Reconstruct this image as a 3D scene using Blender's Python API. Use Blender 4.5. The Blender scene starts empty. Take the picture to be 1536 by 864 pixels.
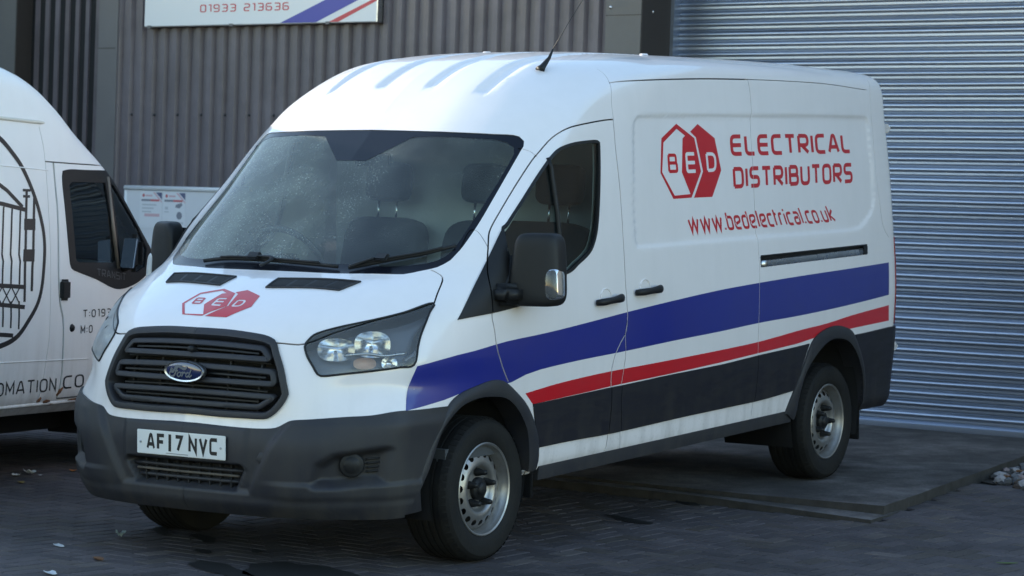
import bpy, bmesh, math, random
import numpy as np
from mathutils import Vector, Matrix
from mathutils.bvhtree import BVHTree
from mathutils.geometry import delaunay_2d_cdt
random.seed(7); RNG = np.random.default_rng(7)
scene = bpy.context.scene
COL = scene.collection
R = math.radians

# ------------------------------------------------------------------ camera
cd = bpy.data.cameras.new('camera'); cam = bpy.data.objects.new('camera', cd); COL.objects.link(cam)
cr = Vector((0.5339, -0.8448, 0.0352)); cu = Vector((0.0015, 0.0426, 0.9991)); cf = Vector((0.8455, 0.5334, -0.0240))
cam.matrix_world = Matrix(((cr.x, cu.x, -cf.x, -10.4918), (cr.y, cu.y, -cf.y, -7.6779), (cr.z, cu.z, -cf.z, 1.6073), (0, 0, 0, 1)))
cd.sensor_width = 36; cd.lens = 92.423; cd.clip_start = 0.1; cd.clip_end = 2000
cd.dof.use_dof = True; cd.dof.focus_distance = 12.9; cd.dof.aperture_fstop = 5.6
scene.camera = cam

# ------------------------------------------------------------------ sky, sun, exposure
SUN_EL, SUN_AZ = 10.0, 101.0            # azimuth from +X towards +Y
w = bpy.data.worlds.new('World'); scene.world = w; w.use_nodes = True
nt = w.node_tree; bg = nt.nodes['Background']
sky = nt.nodes.new('ShaderNodeTexSky'); sky.sky_type = 'NISHITA'; sky.sun_disc = False
sky.sun_elevation = R(SUN_EL); sky.sun_rotation = R(90 - SUN_AZ); sky.air_density = 1.0; sky.dust_density = 0.4; sky.ozone_density = 1.2
nt.links.new(sky.outputs[0], bg.inputs[0]); bg.inputs[1].default_value = 0.15
sl = bpy.data.lights.new('sun', 'SUN'); sun = bpy.data.objects.new('sun', sl); COL.objects.link(sun)
sl.energy = 2.0; sl.angle = R(0.5); sl.color = (1, .90, .76)
sd = Vector((math.cos(R(SUN_AZ)) * math.cos(R(SUN_EL)), math.sin(R(SUN_AZ)) * math.cos(R(SUN_EL)), math.sin(R(SUN_EL))))
sun.rotation_euler = sd.to_track_quat('Z', 'Y').to_euler(); sun.location = sd * 60
scene.view_settings.view_transform = 'Standard'; scene.view_settings.look = 'None'
scene.view_settings.exposure = 1.92; scene.view_settings.gamma = 1; scene.view_settings.use_curve_mapping = False
scene.cycles.max_bounces = 8; scene.cycles.transparent_max_bounces = 16
scene.cycles.caustics_reflective = False; scene.cycles.caustics_refractive = False

# ------------------------------------------------------------------ materials
def mat(name, col, rough=.5, metal=0, coat=0, coat_rough=.06, spec=.5, noise=None, bump=None, stretch=(1, 1, 1), alpha=None):
    """noise = (scale, amount, second colour); bump = (scale, strength)"""
    m = bpy.data.materials.new(name); m.use_nodes = True; n = m.node_tree.nodes; l = m.node_tree.links
    p = n['Principled BSDF']; c4 = tuple(col) + (1,)
    p.inputs['Base Color'].default_value = c4; p.inputs['Roughness'].default_value = rough
    p.inputs['Metallic'].default_value = metal; p.inputs['Coat Weight'].default_value = coat
    p.inputs['Coat Roughness'].default_value = coat_rough; p.inputs['Specular IOR Level'].default_value = spec
    tc = None
    if noise or bump:
        tc = n.new('ShaderNodeTexCoord'); mp = n.new('ShaderNodeMapping'); mp.inputs['Scale'].default_value = stretch
        l.new(tc.outputs['Object'], mp.inputs['Vector'])
    if noise:
        nz = n.new('ShaderNodeTexNoise'); nz.inputs['Scale'].default_value = noise[0]; nz.inputs['Detail'].default_value = 6; nz.inputs['Roughness'].default_value = .65
        l.new(mp.outputs[0], nz.inputs['Vector'])
        rp = n.new('ShaderNodeMapRange'); rp.inputs['From Min'].default_value = .38; rp.inputs['From Max'].default_value = .72
        rp.inputs['To Max'].default_value = noise[1]; l.new(nz.outputs['Fac'], rp.inputs['Value'])
        mx = n.new('ShaderNodeMix'); mx.data_type = 'RGBA'; mx.inputs['A'].default_value = c4; mx.inputs['B'].default_value = tuple(noise[2]) + (1,)
        l.new(rp.outputs[0], mx.inputs['Factor']); l.new(mx.outputs['Result'], p.inputs['Base Color'])
        ro = n.new('ShaderNodeMath'); ro.operation = 'MULTIPLY_ADD'; ro.inputs[1].default_value = .18; ro.inputs[2].default_value = rough - .04
        l.new(rp.outputs[0], ro.inputs[0]); l.new(ro.outputs[0], p.inputs['Roughness'])
    if bump:
        nb = n.new('ShaderNodeTexNoise'); nb.inputs['Scale'].default_value = bump[0]; nb.inputs['Detail'].default_value = 4
        l.new(mp.outputs[0], nb.inputs['Vector']); bp = n.new('ShaderNodeBump'); bp.inputs['Strength'].default_value = bump[1]; bp.inputs['Distance'].default_value = .01
        l.new(nb.outputs['Fac'], bp.inputs['Height']); l.new(bp.outputs[0], p.inputs['Normal'])
    return m

def glass(name, tint, dust=.06, dust_col=(.75, .78, .74), dust_scale=60., rough=.0, haze=0., spk=.1):
    """tinted pane: clear tint + fresnel mirror + a speckled film of dust (diffuse), denser on one side as painted glare"""
    m = bpy.data.materials.new(name); m.use_nodes = True; n = m.node_tree.nodes; l = m.node_tree.links
    n.remove(n['Principled BSDF']); out = n['Material Output']
    tr = n.new('ShaderNodeBsdfTransparent'); tr.inputs[0].default_value = tuple(tint) + (1,)
    gl = n.new('ShaderNodeBsdfGlossy'); gl.inputs['Roughness'].default_value = rough; gl.inputs[0].default_value = (1, 1, 1, 1)
    fr = n.new('ShaderNodeFresnel'); fr.inputs[0].default_value = 1.5
    ms = n.new('ShaderNodeMixShader'); l.new(fr.outputs[0], ms.inputs[0]); l.new(tr.outputs[0], ms.inputs[1]); l.new(gl.outputs[0], ms.inputs[2])
    df = n.new('ShaderNodeBsdfDiffuse'); df.inputs[0].default_value = tuple(dust_col) + (1,)
    tl = n.new('ShaderNodeBsdfTranslucent'); tl.inputs[0].default_value = tuple(dust_col) + (1,)
    dm = n.new('ShaderNodeMixShader'); dm.inputs[0].default_value = .5; l.new(df.outputs[0], dm.inputs[1]); l.new(tl.outputs[0], dm.inputs[2])
    tc = n.new('ShaderNodeTexCoord')
    n1 = n.new('ShaderNodeTexNoise'); n1.inputs['Scale'].default_value = 3.2; n1.inputs['Detail'].default_value = 5; l.new(tc.outputs['Object'], n1.inputs['Vector'])
    n2 = n.new('ShaderNodeTexNoise'); n2.inputs['Scale'].default_value = dust_scale; n2.inputs['Detail'].default_value = 3; l.new(tc.outputs['Object'], n2.inputs['Vector'])
    r2 = n.new('ShaderNodeMapRange'); r2.inputs['From Min'].default_value = .61; r2.inputs['From Max'].default_value = .69; l.new(n2.outputs['Fac'], r2.inputs['Value'])
    r1 = n.new('ShaderNodeMapRange'); r1.inputs['From Min'].default_value = .4; r1.inputs['From Max'].default_value = .65; l.new(n1.outputs['Fac'], r1.inputs['Value'])
    mu = n.new('ShaderNodeMath'); mu.operation = 'MULTIPLY'; l.new(r1.outputs[0], mu.inputs[0]); l.new(r2.outputs[0], mu.inputs[1])
    ma = n.new('ShaderNodeMath'); ma.operation = 'MULTIPLY_ADD'; ma.inputs[1].default_value = spk; l.new(mu.outputs[0], ma.inputs[0])
    mb = n.new('ShaderNodeMath'); mb.operation = 'MULTIPLY_ADD'; mb.inputs[1].default_value = dust; mb.inputs[2].default_value = haze; l.new(r1.outputs[0], mb.inputs[0]); l.new(mb.outputs[0], ma.inputs[2])
    # sun glare painted in: the film whitens towards the driver's side
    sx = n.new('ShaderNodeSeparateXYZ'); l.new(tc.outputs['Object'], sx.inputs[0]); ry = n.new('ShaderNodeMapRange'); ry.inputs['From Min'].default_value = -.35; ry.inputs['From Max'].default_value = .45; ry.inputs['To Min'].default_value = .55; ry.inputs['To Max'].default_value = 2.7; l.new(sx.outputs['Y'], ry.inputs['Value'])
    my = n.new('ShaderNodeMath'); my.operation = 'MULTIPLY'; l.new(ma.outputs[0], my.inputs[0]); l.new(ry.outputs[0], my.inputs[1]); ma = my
    fs = n.new('ShaderNodeMixShader'); l.new(ma.outputs[0], fs.inputs[0]); l.new(ms.outputs[0], fs.inputs[1]); l.new(dm.outputs[0], fs.inputs[2])
    l.new(fs.outputs[0], out.inputs['Surface'])
    return m

M = {}
M['white'] = mat('white_paint', (.85, .80, .80), .42, coat=.7, coat_rough=.05, noise=(2.2, .16, (.62, .60, .56)))
M['white2'] = mat('old_white_paint', (.84, .83, .81), .45, coat=.5, coat_rough=.08, noise=(2.6, .2, (.74, .72, .68)))
M['plastic'] = mat('dark_plastic', (.024, .0245, .031), .5, spec=.35, noise=(5, .7, (.042, .041, .040)), bump=(420, .12))
M['plastic2'] = mat('black_plastic', (.011, .0115, .013), .5, spec=.3, noise=(9, .5, (.02, .02, .02)))
M['moulding'] = mat('black_moulding', (.012, .012, .019), .5, spec=.35, noise=(5, .6, (.022, .021, .021)), stretch=(1, 1, 4))
M['void'] = mat('dark_inside', (.008, .008, .009), .8)
M['blue'] = mat('blue_vinyl', (.012, .021, .225), .35, coat=.5, coat_rough=.08, noise=(3, .35, (.03, .032, .19)))
M['red'] = mat('red_vinyl', (.56, .006, .014), .38, coat=.4, coat_rough=.1, noise=(3, .3, (.40, .02, .03)))
M['rubber'] = mat('tyre_rubber', (.009, .009, .0095), .75, spec=.3, noise=(7, .7, (.02, .019, .017)), bump=(90, .2))
M['steel'] = mat('silver_wheel_paint', (.36, .36, .36), .36, metal=.75, noise=(9, .7, (.22, .19, .16)))
M['chrome'] = mat('chrome', (.80, .81, .82), .08, metal=1)
M['dullmirror'] = mat('dull_mirror', (.38, .42, .46), .1, metal=1)
M['alu'] = mat('satin_aluminium', (.55, .56, .57), .3, metal=1, noise=(20, .5, (.35, .35, .35)))
M['badge'] = mat('badge_blue', (.012, .022, .085), .18, coat=1)
M['plate'] = mat('number_plate_white', (.74, .75, .74), .3, coat=.4)
M['ink'] = mat('black_print', (.012, .012, .014), .45)
M['lens'] = glass('clear_lens', (.94, .96, .98), dust=.12, dust_col=(.8, .82, .84), haze=.20)
M['bowl'] = mat('lamp_reflector', (.82, .84, .86), .16, metal=.9)
M['lampdark'] = mat('lamp_housing', (.10, .11, .13), .3, coat=.5)
M['amber'] = mat('pale_amber_plastic', (.75, .50, .36), .25, coat=.6)
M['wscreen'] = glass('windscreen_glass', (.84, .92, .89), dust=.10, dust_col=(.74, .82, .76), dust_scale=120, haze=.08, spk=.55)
M['sglass'] = glass('side_glass', (.62, .72, .69), dust=.02, haze=.012)
M['frit'] = mat('black_glass_border', (.006, .007, .012), .25, spec=.35)
M['trim'] = mat('cab_trim', (.062, .066, .072), .7)
M['lining'] = mat('cab_lining', (.62, .63, .60), .85)
M['cloth'] = mat('seat_cloth', (.022, .026, .034), .9, bump=(160, .3))
M['tail'] = mat('red_lamp_plastic', (.28, .012, .015), .2, coat=.8)
M['clad'] = mat('brown_grey_cladding', (.118, .100, .110), .42, noise=(1.4, .55, (.155, .140, .165)), stretch=(1, 6, .5))
M['flash'] = mat('cladding_flashing', (.135, .128, .130), .45, noise=(2.5, .4, (.17, .165, .17)))
M['pier'] = mat('grey_brown_pier', (.115, .112, .108), .6, noise=(3, .5, (.15, .145, .14)), bump=(160, .15))
M['jamb'] = mat('dark_brown_jamb', (.040, .033, .030), .55, noise=(3, .5, (.06, .05, .045)))
M['slat'] = mat('galvanised_slat', (.40, .45, .54), .42, metal=.93, noise=(2.2, .4, (.33, .37, .45)), stretch=(1, .4, 6))
M['sign'] = mat('sign_white', (.74, .75, .76), .35)
M['signblue'] = mat('sign_blue', (.045, .055, .36), .4)
M['signred'] = mat('sign_red', (.55, .05, .07), .4)
M['concrete'] = mat('slab_concrete', (.108, .096, .092), .9, noise=(1.7, .9, (.050, .044, .042)), bump=(70, .5))
M['bounce_yard'] = mat('bounce_tarmac', (.12, .105, .09), .9, noise=(1.5, .5, (.09, .08, .07)))
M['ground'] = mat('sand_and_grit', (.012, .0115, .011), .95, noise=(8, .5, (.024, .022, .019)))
M['oil'] = mat('oil_stain', (.014, .0135, .0135), .75, spec=.3)
M['slabside'] = mat('dark_slab_edge', (.050, .046, .043), .95, noise=(9, .8, (.026, .024, .021)))  # side faces get a darker tone than the slab top
M['rust'] = mat('rust', (.17, .065, .022), .85, noise=(30, .7, (.08, .03, .015)))
M['v2glass'] = glass('tinted_cab_glass', (.34, .42, .41), dust=.02, haze=.006)
M['mud'] = mat('dried_mud', (.12, .10, .08), .9, noise=(20, .6, (.05, .045, .04)))

def grime(m, lo, hi, col, amt):
    """brown grey road film: vertical streaks and spatter that thin out with height"""
    n = m.node_tree.nodes; l = m.node_tree.links; p = n['Principled BSDF']; src = p.inputs['Base Color'].links[0].from_socket
    tc = n.new('ShaderNodeTexCoord'); mp = n.new('ShaderNodeMapping'); mp.inputs['Scale'].default_value = (9, 9, .9); l.new(tc.outputs['Object'], mp.inputs['Vector'])
    a = n.new('ShaderNodeTexNoise'); a.inputs['Scale'].default_value = 1.6; a.inputs['Detail'].default_value = 6; l.new(mp.outputs[0], a.inputs['Vector'])
    b = n.new('ShaderNodeTexNoise'); b.inputs['Scale'].default_value = 55; b.inputs['Detail'].default_value = 4; l.new(tc.outputs['Object'], b.inputs['Vector'])
    sx = n.new('ShaderNodeSeparateXYZ'); l.new(tc.outputs['Object'], sx.inputs[0])
    h = n.new('ShaderNodeMapRange'); h.inputs['From Min'].default_value = hi; h.inputs['From Max'].default_value = lo; l.new(sx.outputs['Z'], h.inputs['Value'])
    hp = n.new('ShaderNodeMath'); hp.operation = 'POWER'; hp.inputs[1].default_value = 2.2; l.new(h.outputs[0], hp.inputs[0])
    ra = n.new('ShaderNodeMapRange'); ra.inputs['From Min'].default_value = .42; ra.inputs['From Max'].default_value = .68; l.new(a.outputs['Fac'], ra.inputs['Value'])
    rb = n.new('ShaderNodeMapRange'); rb.inputs['From Min'].default_value = .56; rb.inputs['From Max'].default_value = .70; l.new(b.outputs['Fac'], rb.inputs['Value'])
    sm = n.new('ShaderNodeMath'); sm.operation = 'MULTIPLY_ADD'; sm.inputs[1].default_value = .55; l.new(rb.outputs[0], sm.inputs[0]); l.new(ra.outputs[0], sm.inputs[2])
    ml = n.new('ShaderNodeMath'); ml.operation = 'MULTIPLY'; l.new(sm.outputs[0], ml.inputs[0]); l.new(hp.outputs[0], ml.inputs[1])
    # faint streaks everywhere
    ad = n.new('ShaderNodeMath'); ad.operation = 'MULTIPLY_ADD'; ad.inputs[1].default_value = .07; l.new(ra.outputs[0], ad.inputs[0]); l.new(ml.outputs[0], ad.inputs[2])
    sc = n.new('ShaderNodeMath'); sc.operation = 'MULTIPLY'; sc.inputs[1].default_value = amt; sc.use_clamp = True; l.new(ad.outputs[0], sc.inputs[0])
    mx = n.new('ShaderNodeMix'); mx.data_type = 'RGBA'; l.new(sc.outputs[0], mx.inputs['Factor']); l.new(src, mx.inputs['A']); mx.inputs['B'].default_value = tuple(col) + (1,); l.new(mx.outputs['Result'], p.inputs['Base Color'])
grime(M['white'], .38, 1.05, (.20, .175, .14), .30); grime(M['white2'], .38, 1.2, (.30, .26, .20), .30); grime(M['plastic'], .28, .75, (.085, .075, .062), .32); grime(M['moulding'], .45, .9, (.05, .046, .04), .5)
def vary(m, amt):
    """small tone differences from piece to piece"""
    n = m.node_tree.nodes; l = m.node_tree.links; p = n['Principled BSDF']; src = p.inputs['Base Color'].links[0].from_socket
    oi = n.new('ShaderNodeObjectInfo'); r_ = n.new('ShaderNodeMapRange'); r_.inputs['To Min'].default_value = 1 - amt; r_.inputs['To Max'].default_value = 1 + amt; l.new(oi.outputs['Random'], r_.inputs['Value'])
    mx = n.new('ShaderNodeMix'); mx.data_type = 'RGBA'; mx.blend_type = 'MULTIPLY'; mx.inputs['Factor'].default_value = 1; l.new(src, mx.inputs['A']); l.new(r_.outputs[0], mx.inputs['B']); l.new(mx.outputs['Result'], p.inputs['Base Color'])
vary(M['slat'], .10)
def worn(m, big, lo, hi, grain, glo, ghi):
    """blotches and fine grain multiplied into a mineral surface"""
    n = m.node_tree.nodes; l = m.node_tree.links; p = n['Principled BSDF']; src = p.inputs['Base Color'].links[0].from_socket; ge = n.new('ShaderNodeNewGeometry')
    for sc_, a, b, f0, f1 in ((big, lo, hi, .42, .60), (grain, glo, ghi, .40, .62), (big * 4.3, (lo + 1) / 2, (hi + 1) / 2, .42, .6)):
        z = n.new('ShaderNodeTexNoise'); z.inputs['Scale'].default_value = sc_; z.inputs['Detail'].default_value = 5; z.inputs['Roughness'].default_value = .6; l.new(ge.outputs['Position'], z.inputs['Vector'])
        r_ = n.new('ShaderNodeMapRange'); r_.inputs['From Min'].default_value = f0; r_.inputs['From Max'].default_value = f1; r_.inputs['To Min'].default_value = a; r_.inputs['To Max'].default_value = b; l.new(z.outputs['Fac'], r_.inputs['Value'])
        mx = n.new('ShaderNodeMix'); mx.data_type = 'RGBA'; mx.blend_type = 'MULTIPLY'; mx.inputs['Factor'].default_value = 1; l.new(src, mx.inputs['A']); l.new(r_.outputs[0], mx.inputs['B']); src = mx.outputs['Result']
    l.new(src, p.inputs['Base Color'])
worn(M['concrete'], 1.1, .62, 1.45, 60, .8, 1.2); worn(M['clad'], .7, .9, 1.1, 7, .95, 1.05)

# ------------------------------------------------------------------ object helpers
def link(o, parent=None):
    COL.objects.link(o)
    if parent is not None: o.parent = parent
    return o
def mesh(name, V, F, m, parent=None, smooth=True, normals=None):
    me = bpy.data.meshes.new(name)
    me.from_pydata([tuple(map(float, v)) for v in V], [], [tuple(map(int, f)) for f in F])
    if smooth: me.polygons.foreach_set('use_smooth', [True] * len(me.polygons))
    ms = m if isinstance(m, (list, tuple)) else [m]
    for k in ms: me.materials.append(k)
    me.update()
    if normals is not None: me.normals_split_custom_set_from_vertices([tuple(map(float, v)) for v in normals])
    return link(bpy.data.objects.new(name, me), parent)
def bmobj(name, bm, m, parent=None, smooth=False, bevel=0, seg=2):
    if bevel: bmesh.ops.bevel(bm, geom=bm.edges[:], offset=bevel, segments=seg, affect='EDGES', clamp_overlap=True)
    me = bpy.data.meshes.new(name); bm.to_mesh(me); bm.free()
    if smooth: me.polygons.foreach_set('use_smooth', [True] * len(me.polygons))
    me.materials.append(m); return link(bpy.data.objects.new(name, me), parent)
def empty(name, loc=(0, 0, 0)):
    o = bpy.data.objects.new(name, None); o.location = loc; o.empty_display_size = .2; return link(o)
def tag(o, label=None, cat=None, group=None, kind=None):
    if label: o['label'] = label
    if cat: o['category'] = cat
    if group: o['group'] = group
    if kind: o['kind'] = kind
    return o
def add_box(bm, lo, hi, mx=None):
    vs = [bm.verts.new((x, y, z)) for x in (lo[0], hi[0]) for y in (lo[1], hi[1]) for z in (lo[2], hi[2])]
    for f in ((0, 1, 3, 2), (4, 6, 7, 5), (0, 4, 5, 1), (2, 3, 7, 6), (0, 2, 6, 4), (1, 5, 7, 3)): bm.faces.new([vs[i] for i in f])
    if mx is not None: bmesh.ops.transform(bm, matrix=mx, verts=vs)
    return vs
def box(name, lo, hi, m, parent=None, bevel=0, seg=2):
    bm = bmesh.new(); add_box(bm, lo, hi); return bmobj(name, bm, m, parent, bevel=bevel, seg=seg, smooth=False)
def tube(name, pts, r, m, parent=None, n=10, closed=False, flat=None):
    """swept tube; r number or list; flat = (scale across, scale along normal)"""
    P = [Vector(p) for p in pts]; V = []; F = []; L = len(P)
    for i, p in enumerate(P):
        a = P[i - 1] if (i > 0 or closed) else P[i]; b = P[(i + 1) % L] if (i < L - 1 or closed) else P[i]
        t = (b - a).normalized(); up = Vector((0, 0, 1)) if abs(t.z) < .95 else Vector((1, 0, 0))
        s = t.cross(up).normalized(); q = s.cross(t).normalized(); rr = r[i] if isinstance(r, (list, tuple)) else r
        for k in range(n):
            an = 2 * math.pi * k / n; V.append(p + s * math.cos(an) * rr * (flat[0] if flat else 1) + q * math.sin(an) * rr * (flat[1] if flat else 1))
    for i in range(L if closed else L - 1):
        j = (i + 1) % L
        for k in range(n): F.append((i * n + k, i * n + (k + 1) % n, j * n + (k + 1) % n, j * n + k))
    if not closed: F.append(tuple(range(n - 1, -1, -1))); F.append(tuple((L - 1) * n + k for k in range(n)))
    return mesh(name, V, F, m, parent)
def lathe(name, prof, m, parent=None, n=64, close=False, split=None):
    """profile of (radius, y) turned about the Y axis"""
    V = []; F = []; K = len(prof)
    for i in range(n):
        a = 2 * math.pi * i / n
        for r_, y in prof: V.append((r_ * math.cos(a), y, r_ * math.sin(a)))
    for i in range(n):
        j = (i + 1) % n
        for k in range(K if close else K - 1):
            q = (k + 1) % K; F.append((i * K + k, i * K + q, j * K + q, j * K + k))
    return mesh(name, V, F, m, parent)
def edge_split(o, ang=35):
    me = o.data; me.set_sharp_from_angle(angle=R(ang)); return o

def pillow(name, size, mx, m, parent=None, e=.32, n=28, k=16):
    """soft cushion: a superellipsoid placed by a matrix"""
    V = []; F = []; g = lambda w_, p: math.copysign(abs(w_) ** p, w_)
    for i in range(k + 1):
        v = -math.pi / 2 + math.pi * i / k
        for j in range(n): u = 2 * math.pi * j / n; V.append(mx @ Vector((size[0] * g(math.cos(v), e) * g(math.cos(u), e), size[1] * g(math.cos(v), e) * g(math.sin(u), e), size[2] * g(math.sin(v), e))))
    for i in range(k):
        for j in range(n): F.append((i * n + j, i * n + (j + 1) % n, (i + 1) * n + (j + 1) % n, (i + 1) * n + j))
    return mesh(name, V, F, m, parent)

# ------------------------------------------------------------------ lofted body surfaces
def pchip(x,y,xq):
    x=np.asarray(x,float);y=np.asarray(y,float);h=np.diff(x);sh=(len(h),)+(1,)*(y.ndim-1)
    hh=h.reshape(sh);d=np.diff(y,axis=0)/hh
    m=np.zeros_like(y)
    h0,h1=hh[:-1],hh[1:];w1=2*h1+h0;w2=h1+2*h0
    s=(d[:-1]*d[1:])>0
    with np.errstate(all='ignore'):
        m[1:-1]=np.where(s,(w1+w2)/(w1/np.where(d[:-1]==0,1,d[:-1])+w2/np.where(d[1:]==0,1,d[1:])),0)
    m[0]=d[0];m[-1]=d[-1]
    i=np.clip(np.searchsorted(x,xq,side='right')-1,0,len(h)-1)
    t=((xq-x[i])/h[i]).reshape((-1,)+(1,)*(y.ndim-1));H=hh[i]
    return (2*t**3-3*t**2+1)*y[i]+(t**3-2*t**2+t)*H*m[i]+(-2*t**3+3*t**2)*y[i+1]+(t**3-t**2)*H*m[i+1]
YS=np.array([[.30,.975],[.41,.985],[.474,.988],[.6,1.0],[.7,1.012],[.8,1.018],[.93,1.024],[1.09,1.03],[1.23,1.026],[1.33,1.02],[1.5,1.008],[1.68,.994],[1.9,.974],[2.106,.948],[2.2,.938],[2.30,.928],[2.35,.922],[2.43,.893]])
def ysd(z): return float(pchip(YS[:,0],YS[:,1],np.array([z]))[0])
# ring: [A,B,C,D,E,F] , zs (side z), opt yside override
RINGS=[
 ([(-1.00,0,.305),(-.985,.35,.305),(-.93,.6,.305),(-.80,.775,.30),(-.62,.915,.295),(.05,.955,.37)],.385,.955),
 ([(-1.045,0,.36),(-1.03,.35,.36),(-.975,.6,.36),(-.845,.78,.36),(-.655,.928,.36),(.05,.975,.42)],.43,.985),
 ([(-1.065,0,.45),(-1.052,.35,.45),(-1.0,.6,.45),(-.87,.775,.455),(-.68,.936,.46),(.05,.99,.52)],.52,None),
 ([(-1.075,0,.60),(-1.062,.35,.60),(-1.01,.6,.60),(-.88,.785,.60),(-.69,.945,.605),(.05,1.0,.63)],.63,None),
 ([(-1.055,0,.72),(-1.04,.36,.72),(-.975,.605,.72),(-.85,.795,.725),(-.675,.957,.735),(.05,1.012,.75)],.75,None),
 ([(-1.045,0,.85),(-1.03,.36,.85),(-.955,.6,.85),(-.81,.765,.86),(-.62,.93,.865),(.05,1.02,.875)],.875,None),
 ([(-1.025,0,.98),(-1.00,.36,.98),(-.92,.6,.98),(-.765,.8,.985),(-.575,.955,.99),(.05,1.028,1.0)],1.0,None),
 ([(-.985,0,1.095),(-.955,.36,1.095),(-.86,.6,1.09),(-.70,.79,1.09),(-.51,.945,1.09),(.05,1.03,1.10)],1.10,None),
 ([(-.90,0,1.175),(-.87,.36,1.172),(-.785,.595,1.165),(-.63,.785,1.165),(-.45,.938,1.17),(.06,1.028,1.19)],1.20,None),
 ([(-.76,0,1.25),(-.735,.36,1.247),(-.66,.58,1.242),(-.53,.76,1.24),(-.36,.915,1.245),(.07,1.024,1.27)],1.28,None),
 ([(-.58,0,1.322),(-.56,.36,1.320),(-.50,.575,1.317),(-.40,.745,1.315),(-.25,.895,1.31),(.09,1.016,1.34)],1.35,None),
 ([(-.40,0,1.372),(-.385,.36,1.374),(-.33,.575,1.38),(-.24,.735,1.392),(-.10,.865,1.41),(.13,1.006,1.42)],1.43,None),
 ([(-.29,0,1.46),(-.272,.36,1.462),(-.22,.575,1.47),(-.13,.735,1.485),(.00,.855,1.505),(.20,.994,1.525)],1.53,None),
 ([(.05,0,1.745),(.065,.36,1.745),(.11,.57,1.748),(.19,.725,1.755),(.305,.83,1.765),(.47,.955,1.78)],1.79,None),
 ([(.405,0,2.045),(.42,.36,2.043),(.465,.565,2.038),(.53,.725,2.032),(.62,.84,2.025),(.78,.935,2.035)],2.06,None),
 ([(.55,0,2.165),(.565,.36,2.162),(.61,.565,2.155),(.68,.725,2.15),(.775,.838,2.14),(.94,.922,2.135)],2.17,None),
 ([(.76,0,2.30),(.775,.36,2.297),(.825,.56,2.288),(.91,.72,2.275),(1.01,.825,2.255),(1.16,.912,2.24)],2.27,None),
 ([(1.08,0,2.415),(1.095,.355,2.412),(1.145,.55,2.402),(1.22,.705,2.382),(1.32,.805,2.36),(1.45,.89,2.335)],2.35,None),
 ([(1.45,0,2.462),(1.46,.34,2.458),(1.50,.52,2.448),(1.56,.665,2.436),(1.64,.765,2.418),(1.75,.85,2.39)],2.40,.898),
 ([(1.75,0,2.48),(1.76,.28,2.478),(1.79,.44,2.472),(1.84,.56,2.463),(1.9,.66,2.45),(1.98,.75,2.438)],2.438,.84),
 ([(1.95,0,2.486),(1.96,.18,2.485),(1.98,.3,2.482),(2.01,.4,2.478),(2.05,.48,2.473),(2.1,.56,2.467)],2.466,.68),
 ([(2.1,0,2.489),(2.11,.08,2.489),(2.13,.14,2.488),(2.16,.2,2.487),(2.19,.25,2.486),(2.23,.3,2.484)],2.482,.36),
 ([(2.2,0,2.49),(2.21,0,2.49),(2.23,0,2.49),(2.26,0,2.49),(2.29,0,2.49),(2.33,0,2.49)],2.488,0),
]
TS=[.18,.36,.62,.86,1.0]   # side stations
XR=4.55
def table():
    T=[]
    for fr,zs,yo in RINGS:
        F=fr[5];row=list(fr)
        for t in TS:
            x=F[0]+t*(XR-F[0]); 
            b=min(1,max(0,(x-F[0])/.55)); b=b*b*(3-2*b)
            z=F[2]+(zs-F[2])*b
            yy=yo if yo is not None else ysd(z)
            y=F[1]+(yy-F[1])*b
            rear=max(0,(x-3.2)/1.5); 
            y-= .012*rear**2*(1 if yy>.1 else 0)
            z-= (.035*rear**2 if zs>2.3 else 0)
            row.append((x,y,z))
        x,y,z=row[-1]
        top=max(0,(z-1.2)/1.25)
        k=1 if yy>.85 else max(0,(yy-.0)/.85)
        xr=4.705-.055*top**2
        row.append((xr-.075,y-.035*k,z-(.03 if zs>2.3 else 0)*(1-0*k)))
        row.append((xr-.012,y*.86,z-(.06 if zs>2.3 else 0)))
        row.append((xr,y*.5,z-(.07 if zs>2.3 else 0)))
        row.append((xr+.003,0,z-(.07 if zs>2.3 else 0)))
        T.append(row)
    return np.array(T)  # nk, nj, 3
def params():
    T=table()
    def cum(P):  # mean chord
        d=np.linalg.norm(np.diff(P,axis=0),axis=2).mean(1); return np.r_[0,np.cumsum(np.maximum(d,.02))]
    kv=cum(T); ju=cum(T[2:16].transpose(1,0,2))
    return T,ju,kv

def smooth_grid(B, it):
    for _ in range(it):
        C = B.copy(); C[:, 1:-1] += .25 * (B[:, 2:] + B[:, :-2] - 2 * B[:, 1:-1]); B = C
        C = B.copy(); C[1:-1] += .25 * (B[2:] + B[:-2] - 2 * B[1:-1]); B = C
    return B
def inside(P, L):
    P = np.asarray(P, float); L = np.asarray(L, float); c = np.zeros(len(P), bool); x, y = P[:, 0], P[:, 1]
    for a, b in zip(L, np.roll(L, -1, 0)):
        m = (a[1] > y) != (b[1] > y)
        with np.errstate(all='ignore'): c ^= m & (x < (b[0] - a[0]) * (y - a[1]) / (b[1] - a[1]) + a[0])
    return c
def sdf(P, L):
    """signed distance to a polygon, positive inside"""
    P = np.asarray(P, float); L = np.asarray(L, float); d = np.full(len(P), 1e9)
    for a, b in zip(L, np.roll(L, -1, 0)):
        e = b - a; t = np.clip(((P - a) @ e) / max(e @ e, 1e-12), 0, 1); d = np.minimum(d, np.linalg.norm(P - a - t[:, None] * e, axis=1))
    return np.where(inside(P, L), d, -d)
def sstep(x, a, b):
    t = np.clip((x - a) / (b - a), 0, 1); return t * t * (3 - 2 * t)
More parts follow.
